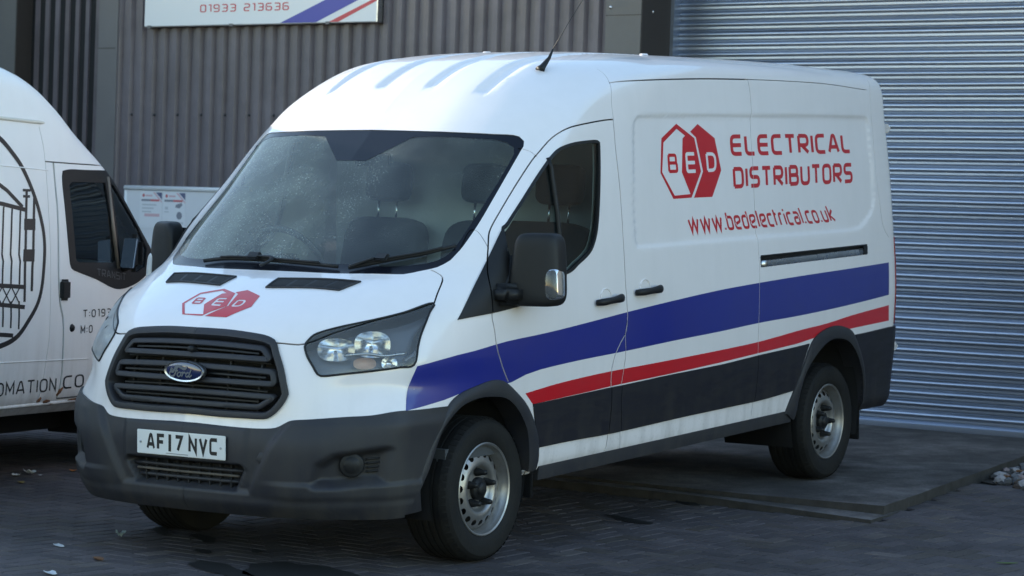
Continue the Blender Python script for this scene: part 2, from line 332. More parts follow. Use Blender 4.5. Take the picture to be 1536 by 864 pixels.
def curve(P, n, closed=False):
    """Catmull-Rom through points, n samples evenly spaced"""
    P = np.asarray(P, float); Q = np.vstack([P[-1:], P, P[:2]]) if closed else np.vstack([2 * P[0] - P[1], P, 2 * P[-1] - P[-2]])
    out = []
    for i in range(len(Q) - 3):
        for t in np.linspace(0, 1, 12, endpoint=False):
            a, b, c, d = Q[i:i + 4]; out.append(.5 * (2 * b + (c - a) * t + (2 * a - 5 * b + 4 * c - d) * t * t + (3 * b - a - 3 * c + d) * t ** 3))
    out = np.array(out + [P[0] if closed else P[-1]]); s = np.r_[0, np.cumsum(np.linalg.norm(np.diff(out, axis=0), axis=1))]
    q = np.linspace(0, s[-1], n + (1 if closed else 0)); r = np.stack([np.interp(q, s, out[:, k]) for k in range(P.shape[1])], 1)
    return r[:-1] if closed else r
def dense(P, step, closed=False):
    P = [np.asarray(p, float) for p in P]; out = []
    for i in range(len(P) if closed else len(P) - 1):
        a, b = P[i], P[(i + 1) % len(P)]; n = max(1, int(np.linalg.norm(b - a) / step)); out += [a + (b - a) * k / n for k in range(n)]
    if not closed: out.append(P[-1])
    return np.array(out)
def cdt(loops, extra, lines=()):
    V = []; E = []
    for L in loops:
        o = len(V); n = len(L); V += [Vector((float(p[0]), float(p[1]))) for p in L]; E += [(o + i, o + (i + 1) % n) for i in range(n)]
    for L in lines:
        o = len(V); V += [Vector((float(p[0]), float(p[1]))) for p in L]; E += [(o + i, o + i + 1) for i in range(len(L) - 1)]
    V += [Vector((float(p[0]), float(p[1]))) for p in extra]
    r = delaunay_2d_cdt(V, E, [], 0, 1e-6)
    return np.array([tuple(v) for v in r[0]]), np.array(r[2], int)
class Surf:
    """a half body (y >= 0) as a dense grid B[v][u]; everything on it is cut in (u, v) and lifted"""
    def __init__(s, uq, vq, B):
        s.uq, s.vq, s.B = uq, vq, B; nv, nu = B.shape[:2]; s.nu, s.nv = nu, nv
        du = np.gradient(B, axis=1); dv = np.gradient(B, axis=0); N = np.cross(du, dv); N /= np.maximum(np.linalg.norm(N, axis=2, keepdims=True), 1e-9)
        s.N = N
        V = B.reshape(-1, 3); i = (np.arange(nv - 1)[:, None] * nu + np.arange(nu - 1)[None]).ravel()
        T = np.stack([np.stack([i, i + 1, i + nu + 1], 1), np.stack([i, i + nu + 1, i + nu], 1)], 1).reshape(-1, 3)
        s.T = T; s.V = V; s.bvh = BVHTree.FromPolygons([tuple(v) for v in V.tolist()], T.tolist())
    def orient(s, ref):
        if (s.N * (s.B - np.asarray(ref))).sum() < 0: s.N = -s.N
    def _look(s, A, uv):
        uv = np.asarray(uv, float); fu = np.clip(uv[:, 0] / s.uq[-1], 0, 1) * (s.nu - 1); fv = np.clip(uv[:, 1] / s.vq[-1], 0, 1) * (s.nv - 1)
        i = np.minimum(fu.astype(int), s.nu - 2); j = np.minimum(fv.astype(int), s.nv - 2); a = (fu - i)[:, None]; b = (fv - j)[:, None]
        return (A[j, i] * (1 - a) + A[j, i + 1] * a) * (1 - b) + (A[j + 1, i] * (1 - a) + A[j + 1, i + 1] * a) * b
    def P(s, uv): return s._look(s.B, uv)
    def Nn(s, uv):
        n = s._look(s.N, uv); return n / np.maximum(np.linalg.norm(n, axis=1, keepdims=True), 1e-9)
    def _uv(s, loc, idx):
        a, b, c = (s.V[k] for k in s.T[idx]); p = np.array(loc); v0, v1, v2 = b - a, c - a, p - a
        d00, d01, d11, d20, d21 = v0 @ v0, v0 @ v1, v1 @ v1, v2 @ v0, v2 @ v1; den = d00 * d11 - d01 * d01
        if abs(den) < 1e-18: w1 = w2 = 0
        else: w1 = (d11 * d20 - d01 * d21) / den; w2 = (d00 * d21 - d01 * d20) / den
        ij = [(k // s.nu, k % s.nu) for k in s.T[idx]]
        J = ij[0][0] * (1 - w1 - w2) + ij[1][0] * w1 + ij[2][0] * w2; I = ij[0][1] * (1 - w1 - w2) + ij[1][1] * w1 + ij[2][1] * w2
        return (I / (s.nu - 1) * s.uq[-1], J / (s.nv - 1) * s.vq[-1])
    def inv(s, pts):
        out = []
        for p in pts:
            loc, n, idx, d = s.bvh.find_nearest(Vector((float(p[0]), abs(float(p[1])), float(p[2])))); out.append(s._uv(loc, idx))
        return np.array(out)
    def side(s, xz):
        """(x, z) on the flank, looked up along y"""
        out = []
        for x, z in xz:
            loc, n, idx, d = s.bvh.ray_cast(Vector((float(x), 6, float(z))), Vector((0, -1, 0)))
            if loc is None: loc, n, idx, d = s.bvh.find_nearest(Vector((float(x), .95, float(z))))
            out.append(s._uv(loc, idx))
        return np.array(out)
    def front(s, yz):
        out = []
        for y, z in yz:
            loc, n, idx, d = s.bvh.ray_cast(Vector((-6, abs(float(y)), float(z))), Vector((1, 0, 0)))
            if loc is None: loc, n, idx, d = s.bvh.find_nearest(Vector((-1, abs(float(y)), float(z))))
            out.append(s._uv(loc, idx))
        return np.array(out)
    def ribbon(s, uv, w, closed=False):
        """closed loop in uv around a line, half width w in metres"""
        P = s.P(uv); N = s.Nn(uv); t = np.gradient(P, axis=0)
        if closed: t = np.roll(P, -1, 0) - np.roll(P, 1, 0)
        S = np.cross(N, t); S /= np.maximum(np.linalg.norm(S, axis=1, keepdims=True), 1e-9)
        return s.inv(P + S * w), s.inv(P - S * w)
    def lattice(s, L, du, dv, margin=0):
        L = np.vstack(L); lo = L.min(0) - margin; hi = L.max(0) + margin
        U, V_ = np.meshgrid(np.arange(math.floor(lo[0] / du) * du + du * .37, hi[0], du), np.arange(math.floor(lo[1] / dv) * dv + dv * .41, hi[1], dv))
        return np.stack([U.ravel(), V_.ravel()], 1)
    def lift(s, name, UV, T, m, parent=None, off=0, side=-1, rim=0, rim_skip_seam=True, disp=None):
        """triangles in uv -> mesh object on the body; side -1 = left of the van, +1 = right, 0 = both halves"""
        if len(T) == 0: return None
        used, T = np.unique(T, return_inverse=True); T = T.reshape(-1, 3); UV = UV[used]
        P = s.P(UV); N = s.Nn(UV); P0 = P.copy()
        o = off if disp is None else off + disp(P)[:, None]
        P = P + N * o
        if disp is not None:
            tn = np.zeros_like(P); fn = np.cross(P[T[:, 1]] - P[T[:, 0]], P[T[:, 2]] - P[T[:, 0]]); fs = np.sign((fn * N[T[:, 0]]).sum(1)); fn *= fs[:, None]
            for k in range(3): np.add.at(tn, T[:, k], fn)
            N2 = tn / np.maximum(np.linalg.norm(tn, axis=1, keepdims=True), 1e-12); seam = np.abs(P[:, 1]) < .004; N2[seam, 1] = 0; N2 /= np.maximum(np.linalg.norm(N2, axis=1, keepdims=True), 1e-9); NN = N2
        else: NN = N
        fn = np.cross(P[T[:, 1]] - P[T[:, 0]], P[T[:, 2]] - P[T[:, 0]]); ok = np.linalg.norm(fn, axis=1) > 1e-10
        T = T[ok]; fn = fn[ok]; flip = (fn * N[T[:, 0]]).sum(1) < 0; T[flip] = T[flip][:, ::-1]
        V = P; F = [tuple(t) for t in T]; VN = NN
        if rim:
            E = {}
            for a, b, c in T:
                for e in ((a, b), (b, c), (c, a)): E[e] = 1
            B = [e for e in E if (e[1], e[0]) not in E and not (rim_skip_seam and abs(P[e[0], 1]) < .004 and abs(P[e[1], 1]) < .004)]
            if B:
                ids = sorted({k for e in B for k in e}); mp = {k: len(V) + i for i, k in enumerate(ids)}; mq = {k: len(V) + len(ids) + i for i, k in enumerate(ids)}
                # outward rim normals from the edges
                rn = np.zeros_like(P)
                for a, b in B:
                    d = np.cross(P[b] - P[a], N[a]); rn[a] += d; rn[b] += d
                ri = rn[ids]; ri /= np.maximum(np.linalg.norm(ri, axis=1, keepdims=True), 1e-9)
                V = np.vstack([V, P[ids], P[ids] - N[ids] * rim]); VN = np.vstack([VN, ri, ri])
                F += [(mp[b], mp[a], mq[a], mq[b]) for a, b in B]
        objs = None
        def flipy(A): return A * np.array([1, -1, 1])
        if side == 1: VV, FF, NNv = V, F, VN
        elif side == -1: VV, FF, NNv = flipy(V), [f[::-1] for f in F], flipy(VN)
        else:
            n = len(V); VV = np.vstack([V, flipy(V)]); FF = F + [tuple(k + n for k in f[::-1]) for f in F]; NNv = np.vstack([VN, flipy(VN)])
        return mesh(name, VV, FF, m, parent, True, NNv)
    def sheet(s, name, loops, m, parent=None, off=.001, side=-1, minus=(), du=.05, dv=.03, rim=0, disp=None, mode='or', extra=None):
        g = s.lattice(loops, du, dv)
        msk = np.zeros(len(g), bool)
        for L in loops: msk |= inside(g, L)
        g = g[msk]
        if extra is not None: g = np.vstack([g, extra])
        UV, T = cdt(list(loops) + list(minus), g); c = UV[T].mean(1)
        k = np.zeros(len(T), bool)
        for L in loops: k = (k ^ inside(c, L)) if mode == 'xor' else (k | inside(c, L))
        for L in minus: k &= ~inside(c, L)
        return s.lift(name, UV, T[k], m, parent, off, side, rim, disp=disp)

# ------------------------------------------------------------------ lettering: stroke glyphs, unit height
def rnd(P, r, closed=False):
    P = [np.array(p, float) for p in P]; n = len(P); out = []
    for i in range(n):
        if not closed and i in (0, n - 1): out.append(P[i]); continue
        a, b, c = P[i - 1], P[i], P[(i + 1) % n]; la, lc = np.linalg.norm(a - b), np.linalg.norm(c - b); q = min(r, la * .49, lc * .49)
        p0 = b + (a - b) / la * q; p1 = b + (c - b) / lc * q
        for t in np.linspace(0, 1, 5): out.append((1 - t) ** 2 * p0 + 2 * t * (1 - t) * b + t * t * p1)
    return out
def stroke(P, wx, wy=None, closed=False):
    """outline loop of a polyline; returns list of loops (closed strokes give outer + inner as 'hole')"""
    P = np.array(P, float); n = len(P); D = []; h = wx / 2
    for i in range(n):
        a = P[i - 1] if (i > 0 or closed) else None; c = P[(i + 1) % n] if (i < n - 1 or closed) else None; b = P[i]
        d0 = (b - a) / max(np.linalg.norm(b - a), 1e-9) if a is not None else None; d1 = (c - b) / max(np.linalg.norm(c - b), 1e-9) if c is not None else None
        if d0 is None: d0 = d1
        if d1 is None: d1 = d0
        m = np.array([-d0[1] - d1[1], d0[0] + d1[0]]); L = np.linalg.norm(m)
        m = m / L if L > 1e-6 else np.array([-d0[1], d0[0]]); k = max(.35, m @ np.array([-d0[1], d0[0]])); D.append(m * h / k)
    D = np.array(D)
    if closed: return [P + D, P - D]
    return [np.vstack([P + D, (P - D)[::-1]])]
GL = {  # width, list of (points, rounded, closed)
 'E': (.66, [([(1, 1), (0, 1), (0, 0), (1, 0)], 1, 0), ([(0, .5), (1, .5)], 0, 0)]), 'L': (.58, [([(0, 1), (0, 0), (1, 0)], 1, 0)]),
 'C': (.66, [([(1, 1), (0, 1), (0, 0), (1, 0)], 1, 0)]), 'T': (.66, [([(0, 1), (1, 1)], 0, 0), ([(.5, 1), (.5, 0)], 0, 0)]),
 'R': (.68, [([(0, 0), (0, .999)], 0, 0), ([(0, 1), (1, 1), (1, .44), (0, .44)], 1, 0), ([(.3, .44), (1, 0)], 0, 0)]), 'I': (.0, [([(.5, 0), (.5, 1)], 0, 0)]),
 'A': (.74, [([(0, 0), (.40, 1), (.60, 1), (1, 0)], 1, 0), ([(.18, .3), (.82, .3)], 0, 0)]), 'D': (.68, [([(0, 0), (0, 1)], 0, 0), ([(0, 1), (1, 1), (1, 0), (0, 0)], 1, 0)]),
 'S': (.66, [([(1, 1), (0, 1), (0, .5), (1, .5), (1, 0), (0, 0)], 1, 0)]), 'B': (.68, [([(0, 0), (0, 1)], 0, 0), ([(0, 1), (.94, 1), (.94, .52), (0, .52)], 1, 0), ([(0, .52), (1, .52), (1, 0), (0, 0)], 1, 0)]),
 'U': (.66, [([(0, 1), (0, 0), (1, 0), (1, 1)], 1, 0)]), 'O': (.66, [([(0, 0), (0, 1), (1, 1), (1, 0)], 1, 1)]),
 'w': (.86, [([(0, .72), (.24, 0), (.5, .7), (.76, 0), (1, .72)], 0, 0)]), 'b': (.5, [([(0, 1), (0, 0), (1, 0), (1, .72), (0, .72)], 1, 0)]),
 'e': (.5, [([(1, 0), (0, 0), (0, .72), (1, .72), (1, .42), (0, .26)], 1, 0)]), 'd': (.5, [([(1, 1), (1, 0), (0, 0), (0, .72), (1, .72)], 1, 0)]),
 'l': (0, [([(.5, 0), (.5, 1)], 0, 0)]), 'c': (.46, [([(1, .72), (0, .72), (0, 0), (1, 0)], 1, 0)]), 't': (.2, [([(0, 1), (0, 0)], 0, 0), ([(0, .72), (1, .72)], 0, 0)]),
 'r': (.3, [([(0, 0), (0, .72), (1, .72)], 1, 0)]), 'i': (0, [([(.5, 0), (.5, .7)], 0, 0), ([(.5, .86), (.5, 1.0)], 0, 0)]), 'a': (.5, [([(0, .72), (1, .72), (1, 0), (0, 0), (0, .4), (1, .4)], 1, 0)]),
 'o': (.5, [([(0, 0), (0, .72), (1, .72), (1, 0)], 1, 1)]), 'u': (.5, [([(0, .72), (0, 0), (1, 0), (1, .72)], 1, 0)]), 'k': (.46, [([(0, 0), (0, 1)], 0, 0), ([(1, .72), (.1, .36), (1, 0)], 0, 0)]),
 '.': (0, [([(.5, -.03), (.5, .09)], 0, 0)]), '0': (.58, [([(0, 0), (0, 1), (1, 1), (1, 0)], 1, 1)]), '1': (.25, [([(0, 1), (1, 1), (1, 0)], 0, 0)]),
 '9': (.58, [([(0, 0), (1, 0), (1, 1), (0, 1), (0, .46), (1, .46)], 1, 0)]), '3': (.58, [([(0, 1), (1, 1), (1, 0), (0, 0)], 1, 0), ([(.25, .5), (1, .5)], 0, 0)]),
 '2': (.58, [([(0, 1), (1, 1), (1, .5), (0, .5), (0, 0), (1, 0)], 1, 0)]), '6': (.58, [([(1, 1), (0, 1), (0, 0), (1, 0), (1, .54), (0, .54)], 1, 0)]),
 'F': (.52, [([(1, 1), (0, 1), (0, 0)], 0, 0), ([(0, .52), (.85, .52)], 0, 0)]), '7': (.54, [([(0, 1), (1, 1), (.38, 0)], 0, 0)]), 'N': (.58, [([(0, 0), (0, 1), (1, 0), (1, 1)], 0, 0)]),
 'V': (.6, [([(0, 1), (.5, 0), (1, 1)], 0, 0)]), 'M': (.7, [([(0, 0), (0, 1), (.5, .3), (1, 1), (1, 0)], 0, 0)]), ':': (0, [([(.5, .12), (.5, .26)], 0, 0), ([(.5, .6), (.5, .74)], 0, 0)]), ' ': (.3, []),
}
def layout(text, th=.17, gap=.17, rad=.2, widths=None, sharp=False):
    """glyph loops (outer list, hole list), unit height; returns loops, holes, total width"""
    x = 0; Ls = []; Hs = []
    for ch in text:
        wd, S = GL[ch]
        if widths is not None: wd = widths if wd > .1 else wd
        for pts, rd, cl in S:
            Q = [(x + th / 2 + px * wd, th / 2 + py * (1 - th)) for px, py in pts]
            if rd and not sharp: Q = rnd(Q, rad, cl)
            o = stroke(Q, th, closed=bool(cl))
            if cl:
                A = [abs(np.sum(np.array(l)[:, 0] * np.roll(np.array(l)[:, 1], -1) - np.roll(np.array(l)[:, 0], -1) * np.array(l)[:, 1])) for l in o]
                Ls.append(o[int(A[1] > A[0])]); Hs.append(o[int(A[1] <= A[0])])
            else: Ls += o
        x += wd + th + gap
    return Ls, Hs, x - gap
def flat_print(name, loops, holes, fn, m, parent=None):
    """union of loops minus holes in a plane; fn maps (a, b) arrays -> xyz"""
    UV, T = cdt(list(loops) + list(holes), []); c = UV[T].mean(1); k = np.zeros(len(T), bool)
    for L in loops: k |= inside(c, L)
    for L in holes: k &= ~inside(c, L)
    V = fn(UV); return mesh(name, V, T[k], m, parent, False)

# measured outlines on the van, metres: x back from the front axle, y to its right, z up
FT = {"bonnet_side":[[-0.943,-0.449,1.072],[-0.894,-0.559,1.071],[-0.801,-0.651,1.118],[-0.645,-0.762,1.17],[-0.507,-0.851,1.206],[-0.369,-0.909,1.245]],
"bonnet_side2":[[-0.369,-0.909,1.245],[-0.31,-0.887,1.287],[-0.219,-0.855,1.351],[-0.208,-0.814,1.377]],
"lamp":[[-0.899,-0.563,1.06],[-0.883,-0.566,1.083],[-0.855,-0.579,1.109],[-0.827,-0.603,1.124],[-0.764,-0.661,1.146],[-0.691,-0.721,1.164],[-0.601,-0.786,1.185],[-0.503,-0.848,1.21],[-0.371,-0.906,1.246],[-0.427,-0.922,1.202],[-0.504,-0.934,1.121],[-0.547,-0.942,1.057],[-0.588,-0.949,0.977],[-0.651,-0.915,0.968],[-0.742,-0.832,0.954],[-0.826,-0.744,0.942],[-0.894,-0.665,0.932],[-0.908,-0.641,0.941],[-0.911,-0.617,0.976],[-0.91,-0.586,1.016]],
"grille":[[-0.962,-0.06,1.118],[-0.956,-0.179,1.116],[-0.952,-0.303,1.108],[-0.947,-0.376,1.1],[-0.944,-0.416,1.088],[-0.946,-0.44,1.072],[-0.958,-0.464,1.028],[-0.969,-0.499,0.961],[-0.981,-0.532,0.867],[-0.984,-0.536,0.847],[-0.992,-0.525,0.817],[-1.004,-0.501,0.78],[-1.017,-0.469,0.749],[-1.026,-0.435,0.735],[-1.04,-0.343,0.733],[-1.047,-0.195,0.732],[-1.051,-0.062,0.735]],
"bump_top":[[-1.057,-0.067,0.696],[-1.05,-0.275,0.69],[-1.04,-0.4,0.69],[-1.02,-0.487,0.696],[-1.005,-0.524,0.715],[-0.991,-0.558,0.731],[-0.948,-0.65,0.739],[-0.86,-0.771,0.749],[-0.763,-0.885,0.76],[-0.522,-0.976,0.773],[-0.372,-0.992,0.774]],
"ws":[[0.41,-0.13,2.045],[0.423,-0.403,2.04],[0.485,-0.638,2.032],[0.545,-0.756,2.026],[0.557,-0.783,2.019],[0.551,-0.818,1.988],[0.501,-0.823,1.942],[0.375,-0.827,1.829],[0.248,-0.832,1.717],[0.119,-0.841,1.611],[0.003,-0.842,1.519],[-0.048,-0.838,1.479],[-0.111,-0.827,1.433],[-0.183,-0.797,1.4],[-0.26,-0.736,1.381],[-0.315,-0.679,1.368],[-0.379,-0.495,1.368],[-0.407,-0.36,1.366],[-0.414,-0.099,1.366]],
"wsglass":[[0.368,-0.183,2.008],[0.43,-0.557,2.011],[0.475,-0.684,2.006],[0.499,-0.766,1.984],[0.491,-0.798,1.955],[0.454,-0.807,1.916],[0.34,-0.811,1.812],[0.16,-0.814,1.664],[-0.015,-0.816,1.525],[-0.086,-0.81,1.47],[-0.155,-0.778,1.433],[-0.234,-0.699,1.411],[-0.309,-0.522,1.405],[-0.355,-0.046,1.401]],
"door":[[1.198,-0.942,2.11],[1.105,-0.94,2.104],[0.948,-0.935,2.087],[0.801,-0.927,2.066],[0.728,-0.913,2.042],[0.658,-0.898,2.005],[0.578,-0.89,1.949],[0.504,-0.883,1.894],[0.351,-0.881,1.765],[0.19,-0.89,1.633],[0.128,-0.896,1.58],[0.097,-0.905,1.549],[0.052,-0.931,1.488]],
"door_front":[[-0.051,-1.023,1.171],[-0.038,-1.026,1.123],[-0.015,-1.027,1.028],[0.031,-1.025,0.946],[0.067,-1.021,0.896],[0.101,-1.019,0.855]],
"door_rear":[[1.198,-0.942,2.11],[1.19,-0.967,1.937],[1.199,-0.993,1.7],[1.203,-1.013,1.428],[1.203,-1.023,1.293],[1.211,-1.028,1.19],[1.216,-1.03,1.088],[1.2,-1.028,1.02],[1.15,-1.026,0.972],[1.102,-1.023,0.907],[1.077,-1.019,0.824],[1.084,-1.013,0.721],[1.094,-1.004,0.635],[1.094,-0.99,0.498],[1.084,-0.981,0.423]],
"win":[[1.005,-0.953,2.005],[0.924,-0.951,2.002],[0.815,-0.946,1.993],[0.732,-0.943,1.979],[0.664,-0.938,1.96],[0.607,-0.935,1.927],[0.541,-0.933,1.878],[0.451,-0.933,1.807],[0.324,-0.937,1.705],[0.199,-0.941,1.608],[0.148,-0.944,1.565],[0.143,-1.017,1.336],[0.599,-1.019,1.34],[0.763,-1.016,1.393],[0.864,-1.012,1.439],[0.915,-1.009,1.488],[0.957,-1.003,1.57],[0.997,-0.988,1.736],[1.042,-0.959,1.97],[1.034,-0.956,1.994]],
"sail":[[0.153,-0.941,1.571],[-0.29,-0.986,1.167],[-0.014,-1.025,1.191],[0.189,-1.027,1.21],[0.172,-1.018,1.334],[0.143,-1.009,1.399],[0.134,-0.972,1.525]],
"fender_lines":[[0.053,-0.934,1.485],[0.074,-0.867,1.555],[0.063,-0.825,1.58],[-0.046,-0.837,1.482]],
"a_split":[[0.508,-0.807,1.961],[0.54,-0.856,1.946],[0.544,-0.897,1.917]],
"slide_front_low":[[1.184,-1.014,0.731],[1.216,-0.993,0.538],[1.235,-0.973,0.408]],
"slide_rear":[[2.722,-0.921,2.353],[2.738,-0.931,2.271],[2.736,-0.942,2.16],[2.717,-0.973,1.9],[2.705,-0.994,1.677],[2.7,-1.009,1.492],[2.706,-1.02,1.325],[2.695,-1.029,1.158],[2.694,-1.028,1.009],[2.704,-1.021,0.858],[2.71,-1.012,0.708],[2.712,-1.0,0.595],[2.702,-0.993,0.539],[2.697,-0.988,0.468]],
"gutter":[[1.256,-0.885,2.297],[1.342,-0.898,2.306],[1.524,-0.913,2.316],[1.79,-0.923,2.327],[2.237,-0.924,2.341],[2.712,-0.922,2.349],[3.213,-0.921,2.351],[3.745,-0.92,2.346],[4.311,-0.919,2.322]],
"bshut":[[1.31,-0.777,2.371],[1.297,-0.833,2.34],[1.256,-0.885,2.297],[1.209,-0.925,2.208],[1.201,-0.943,2.11]],
"rail":[[2.726,-1.018,1.361],[3.225,-1.017,1.371],[3.764,-1.015,1.378],[4.143,-1.012,1.386],[4.147,-1.016,1.33],[3.758,-1.019,1.319],[3.218,-1.021,1.31],[2.721,-1.022,1.305]],
"swage1":[[1.336,-1.011,1.458],[1.327,-1.003,1.561],[1.329,-0.993,1.698],[1.385,-0.956,2.04],[1.422,-0.946,2.122],[1.487,-0.944,2.137],[1.905,-0.944,2.146],[2.728,-0.942,2.16]],
"swage2":[[2.744,-0.942,2.16],[3.351,-0.942,2.162],[4.181,-0.937,2.164],[4.277,-0.937,2.159],[4.308,-0.942,2.119],[4.296,-0.963,1.937],[4.306,-0.985,1.734],[4.304,-0.991,1.653],[4.245,-0.998,1.573],[4.129,-1.004,1.507],[4.01,-1.006,1.478],[3.501,-1.009,1.467],[2.697,-1.011,1.466]],
"rear_corner":[[4.383,-0.889,2.385],[4.345,-0.926,2.262],[4.344,-0.948,2.059],[4.34,-0.977,1.815],[4.369,-0.994,1.612],[4.404,-1.002,1.489],[4.478,-1.006,1.422]],
"blue_top":[[-0.57,-0.955,0.97],[-0.34,-0.998,1.003],[-0.146,-1.019,1.023],[0.052,-1.029,1.047],[0.43,-1.03,1.068],[0.809,-1.03,1.096],[1.215,-1.03,1.129],[1.702,-1.029,1.164],[2.228,-1.027,1.197],[2.706,-1.027,1.217],[3.212,-1.025,1.234],[3.845,-1.022,1.251],[4.46,-1.016,1.269]],
"blue_bot":[[-0.654,-0.952,0.77],[-0.519,-0.973,0.788],[-0.421,-0.985,0.799],[-0.28,-0.998,0.826],[-0.13,-1.01,0.837],[0.137,-1.019,0.849],[0.265,-1.021,0.878],[0.415,-1.022,0.894],[0.759,-1.024,0.913],[1.222,-1.024,0.93],[1.713,-1.025,0.952],[2.236,-1.026,0.971],[2.712,-1.027,0.993],[3.216,-1.027,1.007],[3.845,-1.026,1.034],[4.456,-1.022,1.07]],
"red_top":[[0.262,-1.016,0.785],[0.516,-1.018,0.808],[0.768,-1.019,0.823],[1.063,-1.02,0.835],[1.653,-1.02,0.85],[2.249,-1.021,0.868],[2.724,-1.022,0.887],[3.226,-1.024,0.922],[3.579,-1.023,0.941],[3.946,-1.023,0.973],[4.463,-1.02,1.006]],
"red_bot":[[0.336,-1.012,0.727],[0.587,-1.014,0.737],[0.841,-1.015,0.747],[1.071,-1.016,0.758],[1.24,-1.016,0.764],[1.661,-1.017,0.777],[2.257,-1.018,0.8],[2.732,-1.019,0.823],[3.236,-1.02,0.848],[3.384,-1.02,0.863],[3.911,-1.02,0.891],[4.477,-1.016,0.91]],
"black_top":[[0.336,-1.012,0.727],[0.713,-1.014,0.74],[1.072,-1.015,0.753],[1.241,-1.016,0.757],[1.661,-1.017,0.772],[2.258,-1.018,0.788],[2.734,-1.019,0.811],[3.152,-1.019,0.827],[3.352,-1.019,0.837],[3.981,-1.018,0.859],[4.482,-1.014,0.879]],
"black_bot":[[0.418,-0.99,0.507],[0.757,-0.991,0.512],[1.085,-0.991,0.512],[1.427,-0.992,0.52],[1.857,-0.993,0.532],[2.31,-0.994,0.541],[2.789,-0.995,0.551],[3.189,-0.997,0.573]],
"white_bot":[[0.442,-0.965,0.395],[0.811,-0.96,0.391],[1.085,-0.973,0.409],[1.253,-0.974,0.41],[1.736,-0.98,0.421],[2.18,-0.983,0.427],[2.727,-0.986,0.442],[3.109,-0.987,0.456]],
"archF_out":[[-0.412,-0.99,0.743],[-0.371,-0.992,0.777],[-0.28,-0.998,0.826],[-0.156,-1.009,0.854],[-0.037,-1.017,0.871],[0.06,-1.019,0.858],[0.184,-1.016,0.791],[0.284,-1.011,0.719],[0.36,-1.002,0.631],[0.415,-0.992,0.527],[0.427,-0.974,0.411]],
"archF_in":[[-0.5,-0.963,0.504],[-0.462,-0.973,0.593],[-0.416,-0.986,0.682],[-0.308,-0.998,0.76],[-0.18,-1.006,0.794],[-0.047,-1.013,0.796],[0.068,-1.014,0.778],[0.163,-1.011,0.728],[0.256,-1.002,0.64],[0.301,-0.994,0.554],[0.33,-0.978,0.421]],
"archR_out":[[3.111,-0.987,0.448],[3.205,-0.997,0.576],[3.299,-1.013,0.724],[3.386,-1.019,0.843],[3.496,-1.021,0.895],[3.655,-1.022,0.921],[3.785,-1.021,0.914],[3.932,-1.019,0.874],[4.041,-1.014,0.775],[4.123,-1.004,0.668],[4.172,-0.992,0.563],[4.18,-0.982,0.439]],
"archR_in":[[3.313,-1.007,0.665],[3.441,-1.016,0.773],[3.594,-1.018,0.838],[3.73,-1.018,0.846],[3.874,-1.016,0.817],[4.0,-1.011,0.737],[4.11,-0.998,0.608]],
"ring1":[[-0.961,0.411,1.06],[-0.995,-0.018,1.072],[-0.969,-0.379,1.058],[-0.979,-0.444,0.988],[-1.02,-0.038,0.991],[-0.983,0.432,0.985]],
"ring2":[[-0.984,0.459,0.956],[-1.025,-0.042,0.968],[-0.982,-0.468,0.956],[-0.995,-0.489,0.879],[-1.039,-0.054,0.88],[-1.002,0.469,0.878]],
"ring3":[[-1.006,0.475,0.846],[-1.043,-0.057,0.851],[-1.0,-0.493,0.844],[-1.023,-0.437,0.773],[-1.049,-0.062,0.773],[-1.032,0.39,0.772]],
"t1":[[2.469,-0.956,2.041],[4.024,-0.951,2.056],[4.026,-0.965,1.938],[2.464,-0.97,1.922]],
"t2":[[2.469,-0.977,1.862],[4.027,-0.971,1.881],[4.015,-0.984,1.76],[2.465,-0.989,1.743]],
"t3":[[1.908,-1.002,1.617],[3.672,-0.998,1.636],[3.755,-1.003,1.534],[1.932,-1.007,1.51]],
"patch":[[0.379,0.231,2.015],[0.227,0.045,1.893],[0.231,-0.119,1.895],[0.388,-0.315,2.019]],
"wip1":[[-0.358,0.575,1.367],[-0.343,0.495,1.386],[-0.341,0.352,1.403],[-0.354,-0.005,1.402],[-0.366,-0.389,1.384]],
"wip2":[[-0.366,-0.486,1.375],[-0.242,-0.616,1.437],[-0.165,-0.727,1.457],[-0.058,-0.822,1.485]],
"ventR":[[-0.525,-0.127,1.335],[-0.463,-0.557,1.333],[-0.573,-0.514,1.297],[-0.634,-0.139,1.299]],
"lg_out":[[1.872,-0.95,2.094],[2.059,-0.958,2.019],[2.101,-0.979,1.84],[1.974,-0.993,1.701],[1.773,-0.993,1.697],[1.652,-0.98,1.835],[1.695,-0.959,2.016]],
"lg_in":[[1.87,-0.953,2.067],[1.958,-0.957,2.031],[1.927,-0.959,2.017],[1.886,-0.98,1.836],[1.965,-0.991,1.72],[1.789,-0.991,1.714],[1.671,-0.98,1.838],[1.713,-0.961,1.994]],
"lg_d":[[2.11,-0.95,2.095],[2.291,-0.958,2.02],[2.334,-0.979,1.845],[2.21,-0.992,1.702],[2.001,-0.993,1.7],[2.124,-0.979,1.84],[2.077,-0.958,2.023],[2.019,-0.955,2.053]],
"lg_B":[[1.743,-0.968,1.936],[1.847,-0.968,1.936],[1.848,-0.98,1.834],[1.738,-0.98,1.833]],
"lg_E":[[1.94,-0.967,1.944],[2.052,-0.967,1.944],[2.054,-0.98,1.833],[1.937,-0.98,1.831]],
"lg_D":[[2.169,-0.968,1.943],[2.291,-0.967,1.944],[2.282,-0.98,1.838],[2.172,-0.98,1.836]],
"hd_out":[[-0.669,0.084,1.286],[-0.711,-0.016,1.271],[-0.819,-0.052,1.219],[-0.891,0.031,1.179],[-0.884,0.158,1.177],[-0.809,0.226,1.217],[-0.712,0.193,1.265]],
